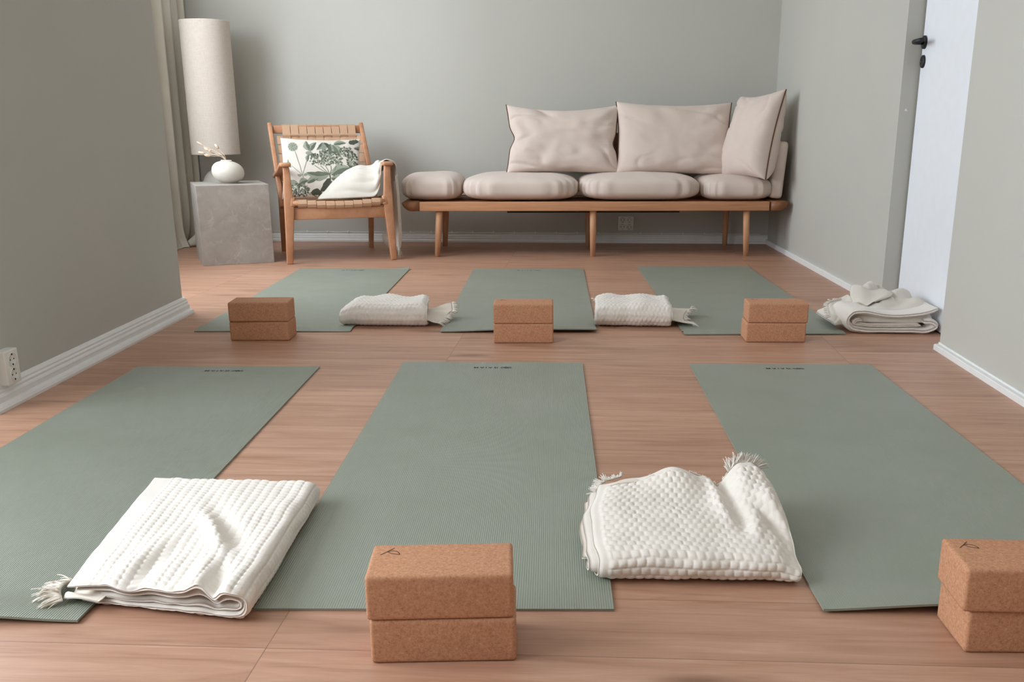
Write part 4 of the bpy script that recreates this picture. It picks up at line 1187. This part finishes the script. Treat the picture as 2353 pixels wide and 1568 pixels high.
# ------------------------------------------------------------------ throw over the right arm
def throw():
    t = thing('throw_blanket', (CH[0], CH[1], 0), CR, 'cream throw draped over the right arm of the armchair and hanging to the floor', 'throw')
    # rows: sections from the seat, over the arm, down outside. each row front -> back in chair coordinates
    rows = [
        [(-0.120, 0.005, 0.362), (-0.09, 0.06, 0.385), (-0.06, 0.17, 0.392), (-0.02, 0.28, 0.405)],
        [(-0.060, 0.002, 0.362), (-0.03, 0.045, 0.405), (0.0, 0.13, 0.445), (0.03, 0.25, 0.458)],
        [(0.010, 0.000, 0.362), (0.04, 0.040, 0.420), (0.07, 0.12, 0.490), (0.10, 0.24, 0.512)],
        [(0.080, 0.000, 0.363), (0.11, 0.035, 0.430), (0.14, 0.11, 0.508), (0.16, 0.23, 0.532)],
        [(0.150, 0.000, 0.365), (0.17, 0.035, 0.435), (0.19, 0.10, 0.505), (0.20, 0.22, 0.528)],
        [(0.205, 0.002, 0.370), (0.215, 0.035, 0.450), (0.225, 0.10, 0.520), (0.23, 0.22, 0.532)],
        [(0.238, 0.022, 0.420), (0.243, 0.05, 0.530), (0.248, 0.12, 0.556), (0.250, 0.23, 0.542)],
        [(0.290, 0.035, 0.577), (0.291, 0.07, 0.574), (0.291, 0.14, 0.562), (0.288, 0.25, 0.546)],
        [(0.332, 0.035, 0.560), (0.334, 0.07, 0.560), (0.334, 0.14, 0.548), (0.330, 0.25, 0.530)],
        [(0.345, 0.035, 0.470), (0.350, 0.07, 0.470), (0.345, 0.14, 0.450), (0.338, 0.24, 0.440)],
        [(0.350, 0.030, 0.300), (0.358, 0.08, 0.300), (0.345, 0.15, 0.290), (0.330, 0.23, 0.280)],
        [(0.350, 0.035, 0.150), (0.360, 0.09, 0.160), (0.335, 0.17, 0.150), (0.300, 0.23, 0.150)],
        [(0.345, 0.040, 0.060), (0.352, 0.10, 0.065), (0.315, 0.19, 0.085), (0.27, 0.25, 0.110)],
    ]
    nv = 44; C = [smooth_path(r, nv)[0] for r in rows]; C = np.array(C)
    nu = 130; G_ = np.zeros((nu, nv, 3))
    for j in range(nv): G_[:, j, :] = smooth_path(C[:, j, :], nu)[0]
    top, bot = [], []
    for i in range(nu):
        u = i / (nu - 1)
        for j in range(nv):
            v = j / (nv - 1)
            p = Vector(G_[i, j])
            a = Vector(G_[min(i + 1, nu - 1), j]) - Vector(G_[max(i - 1, 0), j]); b = Vector(G_[i, min(j + 1, nv - 1)]) - Vector(G_[i, max(j - 1, 0)])
            nrm = a.cross(b).normalized()
            amp = 0.007 * ss(0.0, 0.1, u) * (0.35 if 0.42 < u < 0.60 else 1.0)
            f = amp * math.sin(v * 15 + u * 6) + 0.005 * noise.noise(Vector((u * 12, v * 5, 3.0)))
            f = abs(f) if u < 0.62 else f
            p = p + nrm * f
            top.append(tuple(p + nrm * 0.0025)); bot.append(tuple(p - nrm * 0.0025))
    n = nu * nv
    Fc = grid_faces(nu, nv, 0) + grid_faces(nu, nv, n, True)
    for j in range(nv - 1):
        Fc.append((j, n + j, n + j + 1, j + 1)); a = (nu - 1) * nv + j; Fc.append((a, a + 1, n + a + 1, n + a))
    for i in range(nu - 1):
        a, b = i * nv, (i + 1) * nv
        Fc.append((b, a, n + a, n + b)); a += nv - 1; b += nv - 1; Fc.append((a, b, n + b, n + a))
    obj('cloth', (top + bot, Fc), M['cream'], t)
    e = [tuple(G_[nu - 1, j]) for j in range(0, nv, 8)]
    obj('fringe', fringe(e, [(0, 0, -1)] * 3, 120, 0.05, 0.0014, 0.1, 0.12, zmin=0.002), M['cream'], t)
throw()

# ------------------------------------------------------------------ stone side table, vase, dried grass
def side_table():
    a, b = Vector((-2.228, 5.431)), Vector((-1.874, 5.607)); w = (b - a).length; rz = math.atan2(b.y - a.y, b.x - a.x)
    o = obj('side_table', box(0, w, 0, w, 0.0, 0.446, 0.0022, 2), M['stone'], smooth=False)
    o.location = (a.x, a.y, 0); o.rotation_euler = (0, 0, rz)
    tag(o, 'grey marbled stone cube side table left of the armchair', 'side table')
side_table()
VL = (-2.130, 5.690, 0.4462)
prof = []
for i in range(30):
    a = -math.pi / 2 + (math.pi * 0.90) * i / 29
    prof.append((0.088 * math.cos(a) ** 0.78 if math.cos(a) > 0 else 0, 0.062 + 0.062 * math.sin(a)))
prof = [(0.0, 0.0), (0.045, 0.0)] + [p for p in prof if p[1] > 0.002 and p[0] > 0.03] + [(0.026, 0.1245), (0.0245, 0.130), (0.021, 0.130), (0.021, 0.113), (0.0, 0.108)]
vv = lathe(prof, 56)
vv = ([(x + 0.012 * z / 0.12 * (-1) * (1 if x < 0 else 0.2) + 0.0, y, z * (1 - 0.05 * (x / 0.09))) for x, y, z in vv[0]], vv[1])
vase = obj('vase', vv, M['ceramic']); vase.location = VL
tag(vase, 'squat round off white ceramic vase on the stone side table', 'vase')
def dried():
    t = thing('dried_grass', (VL[0] - 0.008, VL[1], VL[2] + 0.118), 0, 'small bunch of dried blush bunny tail grass in the white vase', 'dried flowers')
    ends = [((-0.130, -0.01, 0.098), 0.030, 0.0055), ((-0.100, 0.01, 0.070), 0.034, 0.009), ((-0.118, -0.02, 0.050), 0.032, 0.010), ((-0.085, -0.01, 0.064), 0.034, 0.010), ((-0.105, 0.02, 0.036), 0.030, 0.010), ((-0.042, 0.0, 0.080), 0.026, 0.010), ((-0.075, 0.015, 0.052), 0.032, 0.009)]
    for i, (e, hl, hr) in enumerate(ends):
        e = Vector(e); base = Vector((0.002 * i - 0.006, 0.001 * i, -0.06))
        mid = Vector((e.x * 0.22, e.y * 0.3, 0.02 + 0.25 * e.z))
        p, _ = smooth_path([base, Vector((0.0, 0, 0.0)), mid, e * 0.75 + Vector((0, 0, 0.006)), e], 16)
        s = obj('stem', tube(p, 0.0013, 6), M['grass'], t)
        d = (Vector(p[-1]) - Vector(p[-4])).normalized()
        hl, hr = hl * 1.25, hr * 0.78; q = [Vector(p[-1]) + d * hl * k / 8 - d * 0.006 for k in range(9)]
        rr = [hr * (math.sin(math.pi * min(1, (k + 0.6) / 8.9)) ** 0.7) for k in range(9)]; rr[-1] = 0.001
        hd = tube(q, rr, 12)
        hd = ([tuple(Vector(v) + Vector([rn_ * 0.0012 for rn_ in (random.gauss(0, 1), random.gauss(0, 1), random.gauss(0, 1))])) for v in hd[0]], hd[1])
        obj('seed_head', hd, M['grass'], s)
dried()

# ------------------------------------------------------------------ floor lamp
def lamp():
    x, y = -2.430, 6.30
    t = thing('floor_lamp', (x, y, 0), 0, 'tall lamp with a long cylindrical linen shade in the back left corner', 'lamp')
    r = 0.149; z0, z1 = 0.588, 1.385
    sh = obj('lamp_shade', lathe([(r, z0), (r + 0.001, z0 + 0.004), (r, z0 + 0.008), (r, z1 - 0.008), (r + 0.001, z1 - 0.004), (r, z1), (r - 0.003, z1), (r - 0.003, z0), (r, z0)][:8], 72), M['shade'], t)
    me = sh.data; bm = bmesh.new(); bm.from_mesh(me)
    bmesh.ops.delete(bm, geom=[f for f in bm.faces if len(f.verts) > 4], context='FACES')
    bm.to_mesh(me); bm.free()
    tag(sh, 'tall beige linen cylinder shade')
    obj('shade_ring', tube([(0.146 * math.cos(a), 0.146 * math.sin(a), z1 - 0.02) for a in np.linspace(0, 2 * math.pi, 49)], 0.0015, 6), M['plastic'], t)
    for k in range(3):
        a = k * 2 * math.pi / 3
        obj('spoke', tube([(0, 0, z1 - 0.02), (0.146 * math.cos(a), 0.146 * math.sin(a), z1 - 0.02)], 0.0015, 6), M['plastic'], t)
    obj('pole', tube([(0, 0, 0.49), (0, 0, z1 - 0.02)], 0.0035, 12), M['lampbase'], t)
    pr = [(0.0, 0.0), (0.07, 0.0), (0.095, 0.03), (0.118, 0.10), (0.125, 0.22), (0.118, 0.33), (0.095, 0.42), (0.060, 0.475), (0.022, 0.498), (0.010, 0.505), (0.0, 0.505)]
    q, _ = smooth_path(pr, 40); q[:, 0] = np.maximum(q[:, 0], 0); q[:, 1] = np.maximum(q[:, 1], 0)
    tag(obj('base', lathe([tuple(p) for p in q], 48), M['lampbase'], t), 'rounded pale grey lamp body')
lamp()
